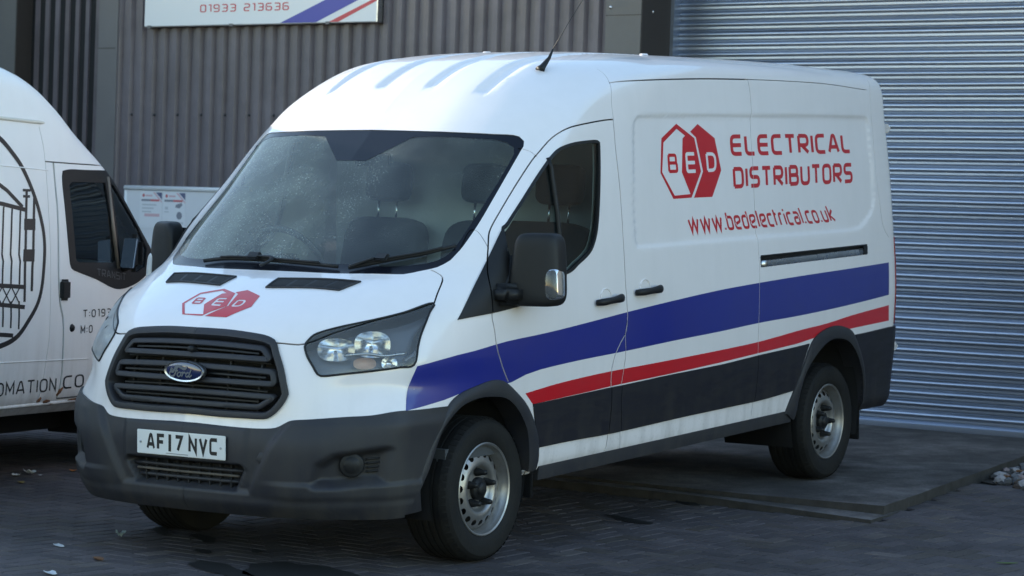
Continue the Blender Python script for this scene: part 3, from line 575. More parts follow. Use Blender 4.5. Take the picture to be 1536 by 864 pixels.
"hd_in":[[-0.687,0.081,1.279],[-0.712,0.035,1.27],[-0.717,0.059,1.267],[-0.814,0.087,1.221],[-0.882,0.032,1.185],[-0.879,0.147,1.181],[-0.809,0.211,1.218],[-0.725,0.182,1.26]],
"hd_d":[[-0.672,-0.058,1.286],[-0.716,-0.164,1.264],[-0.81,-0.186,1.219],[-0.889,-0.108,1.176],[-0.894,0.012,1.178],[-0.818,-0.058,1.22],[-0.714,-0.035,1.269],[-0.701,-0.009,1.275]],
"hd_B":[[-0.756,0.177,1.246],[-0.758,0.116,1.247],[-0.812,0.111,1.221],[-0.811,0.171,1.219]],
"hd_E":[[-0.757,0.048,1.249],[-0.758,-0.012,1.25],[-0.823,-0.021,1.219],[-0.822,0.044,1.218]],
"hd_D":[[-0.764,-0.073,1.245],[-0.758,-0.124,1.246],[-0.815,-0.131,1.218],[-0.821,-0.075,1.217]],
"crease_b":[[-0.985,-0.623,0.428],[-0.867,-0.777,0.442],[-0.739,-0.907,0.46],[-0.481,-0.962,0.465]],
"bumpfold":[[-0.991,-0.558,0.731],[-1.014,-0.531,0.674],[-1.042,-0.478,0.552],[-1.042,-0.376,0.408]]}
# ------------------------------------------------------------------ the delivery van
GV = Matrix(((0.9991, 0.0002, -0.0417, 0), (0.0, 1.0, 0.0048, 0), (0.0417, -0.0047, 0.9991, 0), (0, 0, 0, 1)))
van = empty('delivery_van'); van.matrix_world = GV
tag(van, 'white delivery van with blue and red stripes and red lettering along its side', 'van')
def A(k): return np.array(FT[k], float)
def xz(k): return A(k)[:, [0, 2]]
_T, JU, KV = params()
nu, nv = 620, 440
uq = np.linspace(0, JU[-1], nu); vq = np.linspace(0, KV[-1], nv)
B = smooth_grid(pchip(KV, pchip(JU, _T.transpose(1, 0, 2), uq).transpose(1, 0, 2), vq), 14)
B[:, 0, 1] = 0; B[:, -1, 1] = 0; B[-1, :, 1] = 0
S0 = Surf(uq, vq, B); S0.orient((2, 0, 1.2))
# pressed features: cargo side panels, roof ribs
sw1 = curve(np.vstack([xz('swage1')[:-1], xz('swage2')[1:-1], [(2.70, 1.462), (2.0, 1.456), (1.42, 1.446)]]), 150, True)
def press(P):
    X = P.reshape(-1, 3); d = np.zeros(len(X))
    m = (X[:, 0] > 1.1) & (X[:, 2] > 1.2) & (X[:, 2] < 2.3)
    d[m] -= .011 * sstep(sdf(X[m][:, [0, 2]], sw1), -.004, .022)
    m = (X[:, 2] > 2.15) & (X[:, 0] > .55)
    for y0 in (.150, .468):
        q = X[m]; d[m] -= .015 * sstep(.032 - np.abs(q[:, 1] - y0), -.007, .009) * sstep(q[:, 0], .68, .74) * sstep(4.4 - q[:, 0], 0, .1)
    m = (X[:, 0] < 4.6) & (X[:, 2] > 2.0) # drip channel above the doors' curve
    return d.reshape(P.shape[:-1])
SV = Surf(uq, vq, B + S0.N * press(B)[..., None]); SV.orient((2, 0, 1.2))
def L3(k, n=None, closed=False):
    p = A(k); p[:, 1] = np.abs(p[:, 1]); return p if n is None else curve(p, n, closed)
def IV(p): return SV.inv(p)
U1 = uq[-1]
# --- closed regions in (u, v)
bt = SV.inv(L3('bump_top', 60)); aF_in = np.vstack([[(-.545, .955, .40)], L3('archF_in')]); aF_in[-1] = (.335, .978, .40)
arF = SV.inv(curve(aF_in, 50)); aR_in = np.vstack([[(3.235, .985, .40), (3.25, .99, .50)], L3('archR_in'), [(4.145, .99, .52), (4.16, .985, .42)]]); arR = SV.inv(curve(aR_in, 50))
holeF = np.vstack([[(arF[0, 0], -.02)], arF, [(arF[-1, 0], -.02)]]); holeR = np.vstack([[(arR[0, 0], -.02)], arR, [(arR[-1, 0], -.02)]])
aF_out = np.vstack([[(-.60, .955, .42), (-.545, .965, .52), (-.475, .98, .65)], L3('archF_out')[1:]]); aR_out = L3('archR_out')
bend = SV.inv([(-.43, .985, .70), (-.50, .972, .60), (-.55, .96, .50), (-.565, .952, .42), (-.60, .94, .36), (-.64, .925, .30)])
bumper = np.vstack([[(-.02, bt[0, 1])], bt, bend, [(bend[-1, 0], -.02), (-.02, -.02)]])
grille = np.vstack([SV.inv(L3('grille'))]); g_top, g_bot = grille[0], grille[-1]; grille = np.vstack([[(-.02, SV.front([(0, 1.118)])[0, 1])], grille, [(-.02, SV.front([(0, .735)])[0, 1])]])
lampU = SV.inv(curve(L3('lamp'), 90, True))
wsr = L3('ws'); wsr = np.vstack([[(.408, 0, 2.046)], wsr[:4], wsr[4:], [(-.416, 0, 1.366)]])
ws = SV.inv(np.vstack([curve(wsr[:5], 24), curve(wsr[5:13], 24), curve(wsr[13:], 24)])); ws[0, 0] = ws[-1, 0] = -.02
wgr = L3('wsglass'); wgr = np.vstack([[(.365, 0, 2.008)], wgr, [(-.36, 0, 1.402)]]); wsg = SV.inv(curve(wgr, 60)); wsg[0, 0] = wsg[-1, 0] = -.02
win_out = SV.inv(curve(np.vstack([L3('win')[:-1], [(1.03, .957, 2.0)]]), 120, True))
win = None
_wp = SV.P(win_out); 
wi = SV.ribbon(win_out, .016, True); _c = win_out.mean(0)
win = wi[0] if np.linalg.norm(wi[0] - _c, axis=1).mean() < np.linalg.norm(wi[1] - _c, axis=1).mean() else wi[1]
dline = np.vstack([L3('door')[::-1]]); 
d_top = curve(L3('door'), 60); d_rear = curve(L3('door_rear'), 60); d_front = curve(np.vstack([[(.052, .931, 1.488), (-.03, .975, 1.33)], L3('door_front')]), 30)
door = SV.inv(np.vstack([d_top, d_front[1:], [(.20, 1.014, .775), (.30, 1.01, .70), (.37, 1.0, .61), (.42, .99, .52), (.445, .965, .398)], xz('white_bot')[1:2].repeat(1, 0) @ np.array([[1, 0, 0], [0, 0, 1]]) + [0, .962, 0], d_rear[::-1]]))
s_front = np.vstack([L3('door_rear')[:7], [(1.213, 1.022, .90)], L3('slide_front_low')]); s_front = np.vstack([L3('bshut')[2:], s_front[1:]])
slide = SV.inv(np.vstack([curve(s_front, 50), [(1.736, .98, .421), (2.18, .983, .427)], curve(L3('slide_rear')[::-1], 50), curve(L3('gutter')[:6][::-1], 30)]))
bonnet_edge = np.vstack([[(-.975, .0, 1.113)], L3('grille')[:6], [(-.935, .46, 1.073)], L3('bonnet_side')[1:], L3('bonnet_side2')[1:]])
b_side = np.vstack([[(-.946, .44, 1.074)], L3('bonnet_side')[1:]]); b_side2 = np.vstack([[(-.369, .909, 1.245)], L3('bonnet_side2')[1:], [(-.215, .785, 1.392)]])
bonnet = np.vstack([[(-.02, grille[0, 1])], grille[1:7], SV.inv(np.vstack([curve(b_side, 24), curve(b_side2, 14)[1:]])), SV.inv(wsr[16:-1]), [(-.02, ws[-1, 1])]])
sail = SV.inv(dense(L3('sail'), .05, True))
sill_top = SV.inv(dense([(.40, .965, .395)] + [(p[0], .97, p[2]) for p in A('white_bot')[1:]] + [(3.26, .985, .46)], .1)); sill = np.vstack([sill_top, [(sill_top[-1, 0], -.02), (sill_top[0, 0], -.02)]])
rb = SV.inv(dense([(3.98, 1.018, .851), (4.154, 1.017, .857), (4.483, 1.0, .871), (4.62, .93, .872), (4.69, .75, .872)], .05)); rbump = np.vstack([rb, [(U1 + .02, rb[-1, 1]), (U1 + .02, -.02), (rb[0, 0], -.02)]])
tail = SV.inv(dense([(4.575, .985, .885), (4.565, .98, 1.42), (4.64, .93, 1.42), (4.66, .92, .885)], .04, True))
railU = SV.inv(dense([(2.722, 1.02, 1.302), (2.722, 1.018, 1.362), (4.145, 1.012, 1.388), (4.148, 1.016, 1.328)], .08, True))
quarter = None
# --- shut lines
def line(p, n=40): return SV.inv(curve(np.asarray(p, float), n))
GAPS = dict(door_gap=line(d_top, 70), door_front_gap=line(d_front, 30), door_rear_gap=line(d_rear, 70),
    slide_front=line(np.vstack([L3('door_rear')[6:8], [(1.213, 1.022, .90)], L3('slide_front_low')]), 30), slide_rear=line(L3('slide_rear'), 60),
    gutter=line(L3('gutter')[:6], 40), gutter_rear=line(L3('gutter')[5:], 30), pillar_gap=line(L3('bshut'), 20), bonnet_gap=line(b_side, 24), bonnet_gap_rear=line(b_side2, 16),
    wing_gap=line([(-.046, .837, 1.482), (.03, .83, 1.56), (.063, .835, 1.575), (.074, .867, 1.555), (.053, .934, 1.485)], 20), roof_gap=line(L3('a_split'), 10), rear_gap=line(L3('rear_corner'), 40))
GW = dict(gutter_rear=.0022, rear_gap=.0018, roof_gap=.0015, pillar_gap=.0015, wing_gap=.0018, slide_front=.0028, slide_rear=.0024)
glp = {}
for k, g in GAPS.items():
    a, b = SV.ribbon(g, GW.get(k, .0038)); glp[k] = np.vstack([a, b[::-1]])
LOOPS = [bumper, grille, lampU, ws, wsg, win_out, win, door, slide, bonnet, sail, holeF, holeR, sill, rbump, tail, railU] + list(glp.values())
dom = np.vstack([dense([(0, 0), (U1, 0)], .06), dense([(U1, 0), (U1, vq[-1])], .06), dense([(U1, vq[-1]), (0, vq[-1])], .06), dense([(0, vq[-1]), (0, 0)], .03)])
# extra lines so that the pressings keep their edges
EX = []
for q in (sw1,):
    qd = dense(q, .04, True)
    for dd in (-.004, .006, .014, .022):
        t = np.gradient(qd, axis=0); n_ = np.stack([-t[:, 1], t[:, 0]], 1); n_ /= np.maximum(np.linalg.norm(n_, axis=1, keepdims=True), 1e-9)
        c = qd + n_ * dd; c2 = qd - n_ * dd; use = c if (sdf(c, q).mean() > 0) == (dd > 0) else c2; EX.append(SV.side(use))
for y0 in (.150, .468):
    for dy in (-.044, -.034, -.024, .024, .034, .044):
        EX.append(SV.inv([(x, y0 + dy, 2.2 + min(.28, (x - .6) * .35)) for x in np.arange(.66, 4.5, .05)]))
EX = np.vstack(EX)
g = SV.lattice([np.array([(0, 0), (U1, vq[-1])])], .04, .022)
g = np.vstack([g[(g[:, 0] < U1) & (g[:, 1] < vq[-1])], EX])
UV, T = cdt([dom] + LOOPS, g); C = UV[T].mean(1)
lab = np.full(len(T), 'shell', dtype='<U12')
def paint(nm, L): lab[inside(C, L)] = nm
paint('quarter', np.vstack([SV.inv(L3('slide_rear')), [(SV.inv([(2.7, .98, .44)])[0, 0], -.02), (SV.inv([(4.35, .98, .44)])[0, 0], -.02)], SV.inv(L3('rear_corner')[::-1]), SV.inv(L3('gutter')[5:][::-1])]))
paint('bonnet', bonnet); paint('slide', slide); paint('door', door); paint('sail', sail); paint('ws', ws); paint('wsg', wsg); paint('sill', sill)
paint('bumper', bumper); paint('grille', grille); paint('lamp', lampU); paint('rbump', rbump); paint('tail', tail); paint('rail', railU)
paint('seal', win_out); paint('win', win)
for k, L in glp.items(): paint('gap', L)
lab[(lab == 'shell') & (SV.P(C)[:, 0] < -.40) & (SV.P(C)[:, 2] < .74) & (SV.P(C)[:, 0] > -.75)] = 'archfill'
paint('none', holeF); paint('none', holeR)
lab[(C[:, 1] < 0) | (C[:, 0] < 0) | (C[:, 0] > U1) | (C[:, 1] > vq[-1])] = 'none'
def part(name, lb, m, parent=van, off=0, side=0, rim=0, **k): return SV.lift(name, UV, T[lab == lb], m, parent, off, side, rim, **k)
part('body_shell', 'shell', M['white'], rim=.012)
for s in (-1, 1): part('bumper_end', 'archfill', M['plastic'], off=.012, rim=.03, side=s)
bon = part('bonnet', 'bonnet', M['white'], rim=.012)
doors = {s: part('front_door', 'door', M['white'], side=s, rim=.012) for s in (-1, 1)}
slid = part('sliding_door', 'slide', M['white'], side=-1, rim=.012); part('side_panel', 'slide', M['white'], side=1, rim=.012)
for s in (-1, 1): part('rear_side_panel', 'quarter', M['white'], side=s, rim=.012)
part('sill', 'sill', M['plastic2'], side=-1, off=.004, rim=.03); part('sill', 'sill', M['plastic2'], side=1, off=.004, rim=.03)
part('rear_bumper', 'rbump', M['moulding'], off=.014, rim=.05)
for s in (-1, 1):
    part('rear_lamp', 'tail', M['tail'], side=s, off=.006, rim=.02)
    part('window_seal', 'seal', M['plastic2'], doors[s], side=s, off=.002, rim=.014)
    uw = np.unique(T[lab == 'win']); Pw = SV.P(UV[uw]); qf = lambda X: np.column_stack([np.ones(len(X)), X[:, 0], X[:, 2], X[:, 0] ** 2, X[:, 0] * X[:, 2], X[:, 2] ** 2]); cf_ = np.linalg.lstsq(qf(Pw), Pw[:, 1], rcond=None)[0]
    Pw2 = Pw.copy(); Pw2[:, 1] = qf(Pw) @ cf_ - .009; nw = np.column_stack([-(cf_[1] + 2 * cf_[3] * Pw[:, 0] + cf_[4] * Pw[:, 2]), np.ones(len(Pw)), -(cf_[2] + cf_[4] * Pw[:, 0] + 2 * cf_[5] * Pw[:, 2])]); nw /= np.linalg.norm(nw, axis=1, keepdims=True)
    ix = np.searchsorted(uw, T[lab == 'win']); fn_ = np.cross(Pw2[ix[:, 1]] - Pw2[ix[:, 0]], Pw2[ix[:, 2]] - Pw2[ix[:, 0]]); ix[(fn_[:, 1] < 0)] = ix[(fn_[:, 1] < 0)][:, ::-1]
    mesh('window_pane', Pw2 * [1, s, 1], ix if s > 0 else ix[:, ::-1], M['sglass'], doors[s], True, nw * [1, s, 1])
    part('mirror_sail', 'sail', M['plastic2'], doors[s], side=s, off=.006, rim=.02)
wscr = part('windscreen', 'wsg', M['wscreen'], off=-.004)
fr = SV.lift('black_border', UV, T[lab == 'ws'], M['frit'], wscr, -.003, 0, .01)
pq = np.array([(0, 2.030), (.29, 2.026), (.27, 2.012), (.09, 1.893), (0, 1.892)]); pt = SV.front(dense(pq, .04)); pt[0, 0] = pt[-1, 0] = 0
SV.sheet('sensor_patch', [pt], M['frit'], wscr, off=-.0025, side=0, du=.04, dv=.03)
# grooves at the shut lines
def groove(name, g, w, parent, side):
    a, b = SV.ribbon(g, w); n = len(a); Pa, Pb, Na, Nb = SV.P(a), SV.P(b), SV.Nn(a), SV.Nn(b); V = np.vstack([Pa - Na * .0015, Pa - Na * .012, Pb - Nb * .012, Pb - Nb * .0015]); F = []
    for i in range(n - 1):
        for k in range(3): F.append((k * n + i, k * n + i + 1, (k + 1) * n + i + 1, (k + 1) * n + i))
    return mesh(name, V * np.array([1, side, 1]), F, M['void'], parent, False)
for k, gq in GAPS.items():
    for s in (-1, 1): groove('panel_gap', gq, GW.get(k, .0038) + .0012, van, s)
gf = SV.inv(dense([(-.975, 0.002, 1.113)], .1))

# --- stripes and dark side moulding (left flank, as seen)
minus = [v for k, v in glp.items() if k in ('door_front_gap', 'door_rear_gap', 'slide_front', 'slide_rear', 'rear_gap')] + [holeF, holeR, rbump]
def xs(L, st=.06): return SV.side(dense(L, st))
def strip(name, top, bot, m, off, extra_minus=(), parent=van, side=-1, rim=0):
    a = np.vstack([top, bot[::-1]]); return SV.sheet(name, [SV.side(dense(a, .05, True))], m, parent, off, side, minus + list(extra_minus), du=.05, dv=.03, rim=rim)
bl_t, bl_b = curve(xz('blue_top'), 40), curve(xz('blue_bot'), 40); bl_b[0] = (-.655, .772); rd_t, rd_b = curve(xz('red_top'), 40), curve(xz('red_bot'), 40)
arch_cut = SV.inv(dense(np.vstack([aF_out[2:], [(.42, .97, .3), (-.3, .97, .3)]]), .05, True)); arch_cutR = SV.inv(dense(np.vstack([aR_out, [(4.18, .97, .41), (3.11, .97, .41)]]), .05, True))
strip('blue_stripe', bl_t, bl_b, M['blue'], .0008, [arch_cut, bumper]); strip('red_stripe', rd_t, rd_b, M['red'], .0008, [arch_cut, arch_cutR])
bk_t, bk_b = curve(xz('black_top')[:9], 40), np.vstack([curve(xz('black_bot'), 36)])
strip('side_moulding', bk_t, bk_b, M['moulding'], .007, [arch_cut, arch_cutR], rim=.009)
# --- wheel arch trims
def arch(name, out, inn, side, h=.02, n=48):
    o = SV.inv(curve(out, n)); i = SV.inv(curve(inn, n)); Po, No, Pi, Ni = SV.P(o), SV.Nn(o), SV.P(i), SV.Nn(i)
    rows = [Po - No * .004, Po + No * .010, Po * .75 + Pi * .25 + No * h, Po * .3 + Pi * .7 + Ni * (h + .004), Pi + Ni * h, Pi + Ni * (h - .014), Pi - np.array([0, .10, 0])]
    V = np.vstack(rows); F = []
    for r_ in range(len(rows) - 1):
        for k in range(n - 1): F.append((r_ * n + k, r_ * n + k + 1, (r_ + 1) * n + k + 1, (r_ + 1) * n + k))
    o_ = mesh(name, V * np.array([1, side, 1]), [f if side > 0 else f[::-1] for f in F], M['plastic'], van); return edge_split(o_, 40)
def well(name, cx, cz, r, side, y0=.52, y1=.965):
    V = []; F = []; n = 28
    for k in range(n + 1):
        a = math.pi * (1.12 - 1.24 * k / n); V += [(cx + r * math.cos(a), y0 * side, cz + r * math.sin(a)), (cx + r * math.cos(a), y1 * side, cz + r * math.sin(a))]
    for k in range(n): F.append((2 * k, 2 * k + 1, 2 * k + 3, 2 * k + 2))
    c = len(V); V.append((cx, y0 * side, cz))
    for k in range(n): F.append((2 * k, 2 * k + 2, c))
    return mesh(name, V, F, M['void'], van)
for s in (-1, 1):
    arch('wheel_arch_trim', aF_out, np.vstack([[(-.545, .955, .42)], aF_in[1:-1], [(.335, .978, .40)]]), s); arch('wheel_arch_trim', aR_out, aR_in, s, .018)
    well('arch_liner', -.07, .40, .415, s); well('arch_liner', 3.70, .40, .455, s)
# --- lettering on the side
def quad(k):
    q = xz(k)
    def f(L, W):
        L = np.array(L); a = (L[:, 0] / W)[:, None]; b = L[:, 1][:, None]
        return SV.side((q[3] * (1 - a) + q[2] * a) * (1 - b) + (q[0] * (1 - a) + q[1] * a) * b)
    return f
def decal_text(name, text, k, th, gap, rad, m, hs=1):
    Ls, Hs, W = layout(text, th, gap, rad); f = quad(k)
    lp = [f(dense(L, .25, True), W) for L in Ls]; hp = [f(dense(L, .25, True), W) for L in Hs]
    return SV.sheet(name, lp, m, van, .0008, -1, hp + [glp['slide_rear']], du=.03, dv=.03)
decal_text('lettering', 'ELECTRICAL', 't1', .190, .15, .24, M['red']); decal_text('lettering', 'DISTRIBUTORS', 't2', .190, .14, .24, M['red'])
decal_text('lettering', 'www.bedelectrical.co.uk', 't3', .150, .13, .18, M['red'])
def emblem(pre, lookup, off, side, mi=()):
    D = lambda k: lookup(dense(A(pre + k), .03, True))
    def letter(ch, k):
        q = A(pre + k); Ls, Hs, W = layout(ch, .17, .1, .12 if ch != 'D' else .35)
        def f(L):
            L = np.array(dense(L, .2, True)); a = (L[:, 0] / W)[:, None]; b = L[:, 1][:, None]; return lookup((q[3] * (1 - a) + q[2] * a) * (1 - b) + (q[0] * (1 - a) + q[1] * a) * b)
        return [f(L) for L in Ls]
    e = SV.sheet('emblem', [D('out')], M['red'], van if pre == 'lg_' else bon, off, side, [D('in')] + letter('E', 'E'), du=.04, dv=.04)
    SV.sheet('emblem', [D('d')], M['red'], van if pre == 'lg_' else bon, off, side, letter('D', 'D'), du=.04, dv=.04)
    SV.sheet('emblem_letter', letter('B', 'B'), M['red'], van if pre == 'lg_' else bon, off, side, [], du=.2, dv=.2)
emblem('lg_', lambda P: SV.side(np.asarray(P)[:, [0, 2]]), .0008, -1)
# bonnet emblem straddles the centre line: planar lookup on the bonnet through both halves
class Both:
    """the bonnet treated as one sheet in (y, x)"""
    pass
def hood_pt(P):
    P = np.asarray(P, float); uv = SV.inv(P); Q = SV.P(uv); N = SV.Nn(uv); sg = np.sign(P[:, 1])[:, None]; sg[sg == 0] = 1
    return Q * np.hstack([np.ones_like(sg), sg, np.ones_like(sg)]), N * np.hstack([np.ones_like(sg), sg, np.ones_like(sg)])
def hood_sheet(name, loops, minus, m, off=.0014):
    top = lambda L: dense(np.asarray(L)[:, :2], .012, True)
    al = np.vstack([np.asarray(L)[:, :2] for L in loops]); gx_, gy_ = np.meshgrid(np.arange(al[:, 0].min(), al[:, 0].max(), .011), np.arange(al[:, 1].min(), al[:, 1].max(), .011)); gp_ = np.stack([gx_.ravel() + .0013, gy_.ravel() + .0017], 1); gk = np.zeros(len(gp_), bool)
    for L in loops: gk |= inside(gp_, np.asarray(L)[:, :2])
    UVh, Th = cdt([top(L) for L in loops] + [top(L) for L in minus], gp_[gk]); c = UVh[Th].mean(1); k = np.zeros(len(Th), bool)
    for L in loops: k |= inside(c, np.asarray(L)[:, :2])
    for L in minus: k &= ~inside(c, np.asarray(L)[:, :2])
    zs = np.interp(UVh[:, 0], [-.95, -.80, -.645, -.55], [1.12, 1.23, 1.30, 1.335]); Q, N = hood_pt(np.column_stack([UVh, zs])); Th = Th[k]
    fn = np.cross(Q[Th[:, 1]] - Q[Th[:, 0]], Q[Th[:, 2]] - Q[Th[:, 0]]); fl = fn[:, 2] < 0; Th[fl] = Th[fl][:, ::-1]
    return mesh(name, Q + N * off, Th, m, bon, True, N)
def hq(ch, k, rad=.12):
    q = A(k); Ls, Hs, W = layout(ch, .17, .1, rad); out = []
    for L in Ls:
        L = np.array(dense(L, .2, True)); a = (L[:, 0] / W)[:, None]; b = L[:, 1][:, None]; out.append((q[3] * (1 - a) + q[2] * a) * (1 - b) + (q[0] * (1 - a) + q[1] * a) * b)
    return out
hood_sheet('emblem', [A('hd_out')], [A('hd_in')] + hq('E', 'hd_E'), M['red']); hood_sheet('emblem', [A('hd_d')], hq('D', 'hd_D', .35), M['red']); hood_sheet('emblem_letter', hq('B', 'hd_B'), [], M['red'])

# --- bonnet vents
def vent(side):
    q = A('ventR'); q[:, 1] = np.abs(q[:, 1]); L = SV.inv(dense(q, .05, True)); o = SV.sheet('bonnet_vent', [L], M['plastic2'], bon, .003, side, du=.05, dv=.03, rim=.004)
    c = q.mean(0)
    fr_ = [curve(np.vstack([q, q[:1]]), 5)]
    for k in range(4):
        a0, a1 = (k + .12) / 4, (k + .95) / 4; e = [q[0] * (1 - a) + q[1] * a for a in (a0, a1)]; f = [q[3] * (1 - a) + q[2] * a for a in (a0, a1)]
        cell = np.array([e[0] * .84 + f[0] * .16, e[1] * .84 + f[1] * .16, e[1] * .16 + f[1] * .84, e[0] * .16 + f[0] * .84])
        SV.sheet('vent_slot', [SV.inv(dense(cell, .05, True))], M['void'], bon, .0042, side, du=.2, dv=.2)
    ring = dense(np.vstack([q]), .04, True); uv = SV.inv(ring); P = (SV.P(uv) + SV.Nn(uv) * .004) * np.array([1, side, 1]); tube('vent_rim', P, .0055, M['plastic'], bon, 6, True)
for s in (-1, 1): vent(s)

for s in (-1, 1): q_ = SV.P(SV.side(np.column_stack([np.linspace(.455, 3.2, 24), np.interp(np.linspace(.455, 3.2, 24), [.455, 3.2], [.41, .46])]))); V_ = [(p[0], (p[1] + dy) * s, p[2] + dz) for p in q_ for dy, dz in ((-.03, .002), (.002, .0), (.004, -.012), (-.004, -.068), (-.03, -.072))]; edge_split(mesh('sill_cover', V_, [(i * 5 + k, i * 5 + k + 1, i * 5 + 5 + k + 1, i * 5 + 5 + k) for i in range(23) for k in range(4)] + [(0, 1, 2, 3, 4), (115, 116, 117, 118, 119)], M['plastic'], van), 35)
# --- front bumper: sculpted by displacement
panel = np.array([(-.56, .735), (.56, .735), (.47, .60), (.365, .40), (-.365, .40), (-.47, .60)]); intake = np.array([(-.345, .515), (.345, .515), (.285, .405), (-.285, .405)])
foghole = np.array([(.66, .445), (.685, .530), (.745, .572), (.915, .604), (.890, .470), (.745, .445)])
plate_rec = np.array([(-.36, .69), (.36, .69), (.36, .50), (-.36, .50)])
def bump_d(P):
    yz = np.stack([np.abs(P[:, 1]), P[:, 2]], 1); d = np.zeros(len(P)); fr = P[:, 0] < -.3
    d -= .020 * sstep(sdf(yz, panel), -.012, .012) * fr
    d += .010 * sstep(sdf(yz, plate_rec), -.006, .012) * fr
    d -= .085 * sstep(sdf(yz, intake), -.004, .012) * fr
    d -= .050 * sstep(sdf(yz, foghole), -.020, .022) * fr
    d += .012 * sstep(P[:, 2], .36, .40) * sstep(.455 - P[:, 2], 0, .01) * sstep(np.abs(P[:, 1]), .40, .6)   # ledge under the fog recess
    d -= .010 * sstep(P[:, 2], .70, .76) * 1
    d += .010 * sstep(.385 - P[:, 2], 0, .03)
    return d
m_ = lab == 'bumper'
gx = SV.lattice([bumper], .012, .009); gx = gx[inside(gx, bumper) & (gx[:, 0] >= 0) & (gx[:, 1] >= 0)]
bl = bumper.copy(); bl[:, 0] = np.maximum(bl[:, 0], 0); bl[:, 1] = np.maximum(bl[:, 1], 0); bl = dense(bl, .02, True)
UB, TB = cdt([bl], gx); TB = TB[inside(UB[TB].mean(1), bl)]
fb = SV.lift('front_bumper', UB, TB, M['plastic'], van, .022, 0, .045, disp=bump_d)
def fpt(y, z, off=0):
    uv = SV.front([(y, z)]); p = SV.P(uv)[0] + SV.Nn(uv)[0] * off; return Vector((p[0], p[1] * (1 if y >= 0 else -1), p[2]))
# lower grille slats inside the intake
for z in (.432, .485): tube('intake_bar', [fpt(y, z, -.030) for y in np.linspace(-.33 + (.5 - z) * .5, .33 - (.5 - z) * .5, 12)], .009, M['plastic'], fb, 8)
tube('intake_strip', [fpt(y, .462, -.02) for y in np.linspace(-.30, .30, 12)], .0075, M['mud'], fb, 8, flat=(1, .8))
for y in np.linspace(-.25, .25, 9): box('intake_rib', (-1.035, y - .004, .405), (-1.015, y + .004, .515), M['void'], fb)
for s in (-1, 1):      # blanked fog lamp: round cap with a ribbed cheek
    c = fpt(.80 * s, .533, -.012); nrm = Vector((-.80, .60 * s, 0)).normalized(); rot = nrm.to_track_quat('Y', 'Z').to_matrix().to_4x4()
    o = lathe('fog_lamp_cap', [(0, .012), (.036, .012), (.040, .006), (.050, .010), (.056, .004), (.060, -.03)], M['plastic2'], fb, 40); o.matrix_local = Matrix.Translation(c) @ rot
    for k in range(4):
        z = .50 + k * .019; tube('fog_rib', [fpt(y * s, z + (y - .85) * .15, -.018) for y in np.linspace(.85, .895, 5)], .005, M['plastic2'], fb, 6)
# tow cover, screw
o = lathe('tow_cap', [(0, .002), (.030, .002), (.033, 0), (.036, -.004)], M['plastic'], fb, 6); o.matrix_local = Matrix.Translation(fpt(-.445, .555, .003)) @ Vector((-.96, -.25, 0)).to_track_quat('Y', 'Z').to_matrix().to_4x4()

# --- number plate
pc = Vector((-1.088, 0, .594)); pl = empty('number_plate'); pl.parent = van; pl.location = pc
bm = bmesh.new(); add_box(bm, (-.004, -.26, -.0555), (.004, .26, .0555)); bmobj('plate_panel', bm, M['plate'], pl, bevel=.003)
ex, ez = np.array([0, -1., 0]), np.array([0, 0, 1.])
def platefn(x0, W, z0, H, d): return lambda UV: np.array([-.0047 - d, 0, 0]) + (x0 + UV[:, :1] * W) * ex + (z0 + UV[:, 1:] * H) * ez
def plate_text(txt, x0):
    x = x0
    for ch in txt:
        Ls, Hs, W = layout(ch, .215, 0, .16); wd = .050 if ch not in '1' else .030
        if ch == '1': Ls = [np.array([(0, 0), (.175, 0), (.175, 1), (0, 1)])]; W = .175; wd = .016; x += .008
        flat_print('plate_character', Ls, Hs, platefn(x, wd / W, -.0385 + .002, .079, 0), M['ink'], pl); x += wd + (.011 if ch != '1' else .019)
    return x
x = plate_text('AF17', -.2005); plate_text('NVC', x + .022)
flat_print('plate_print', [np.array([(0, 0), (1, 0), (1, 1), (0, 1)])], [], platefn(-.085, .13, -.0475, .0035, 0), mat('grey_print', (.25, .25, .26), .5), pl)
for y in (-.235, .235): o = lathe('plate_screw', [(0, .003), (.005, .002), (.006, 0)], M['alu'], pl, 16); o.location = (-.005, y, 0); o.rotation_euler = (0, 0, R(90))
for y in (-.245,): pass

# --- grille
gr = empty('grille'); gr.parent = van
gout = L3('grille'); gout = np.vstack([[(-.968, 0, 1.118)], gout, [(-1.052, 0, .735)]])
gl = curve(gout, 70)
def inset(P, d):
    c = np.array([0, .925]); yz = P[:, 1:].copy(); t = np.gradient(yz, axis=0); n_ = np.stack([-t[:, 1], t[:, 0]], 1); n_ /= np.maximum(np.linalg.norm(n_, axis=1, keepdims=True), 1e-9)
    s_ = np.sign(((c - yz) * n_).sum(1))[:, None]; q = yz + n_ * s_ * d; q[0, 0] = q[-1, 0] = 0; return q
def fro(yz, off):
    uv = SV.front(yz); return SV.P(uv) + SV.Nn(uv) * off
rows = [fro(gl[:, 1:], -.004), fro(inset(gl, -.002), .010), fro(inset(gl, .012), .014), fro(inset(gl, .026), .010), fro(inset(gl, .032), -.004), fro(inset(gl, .030), -.075)]
n = len(gl); V = np.vstack(rows); F = [(r_ * n + k, r_ * n + k + 1, (r_ + 1) * n + k + 1, (r_ + 1) * n + k) for r_ in range(5) for k in range(n - 1)]
V2 = np.vstack([V, V * [1, -1, 1]]); F2 = [f[::-1] for f in F] + [tuple(k + len(V) for k in f) for f in F]
edge_split(mesh('grille_frame', V2, F2, M['plastic'], gr), 50)
lo = np.array([(p[1], p[2]) for p in gl]); back = fro(lo, -.085); nb = len(back)
mesh('grille_backing', np.vstack([back, back * [1, -1, 1]]), [(k, k + 1, nb + k + 1, nb + k) for k in range(nb - 1)], M['void'], gr)
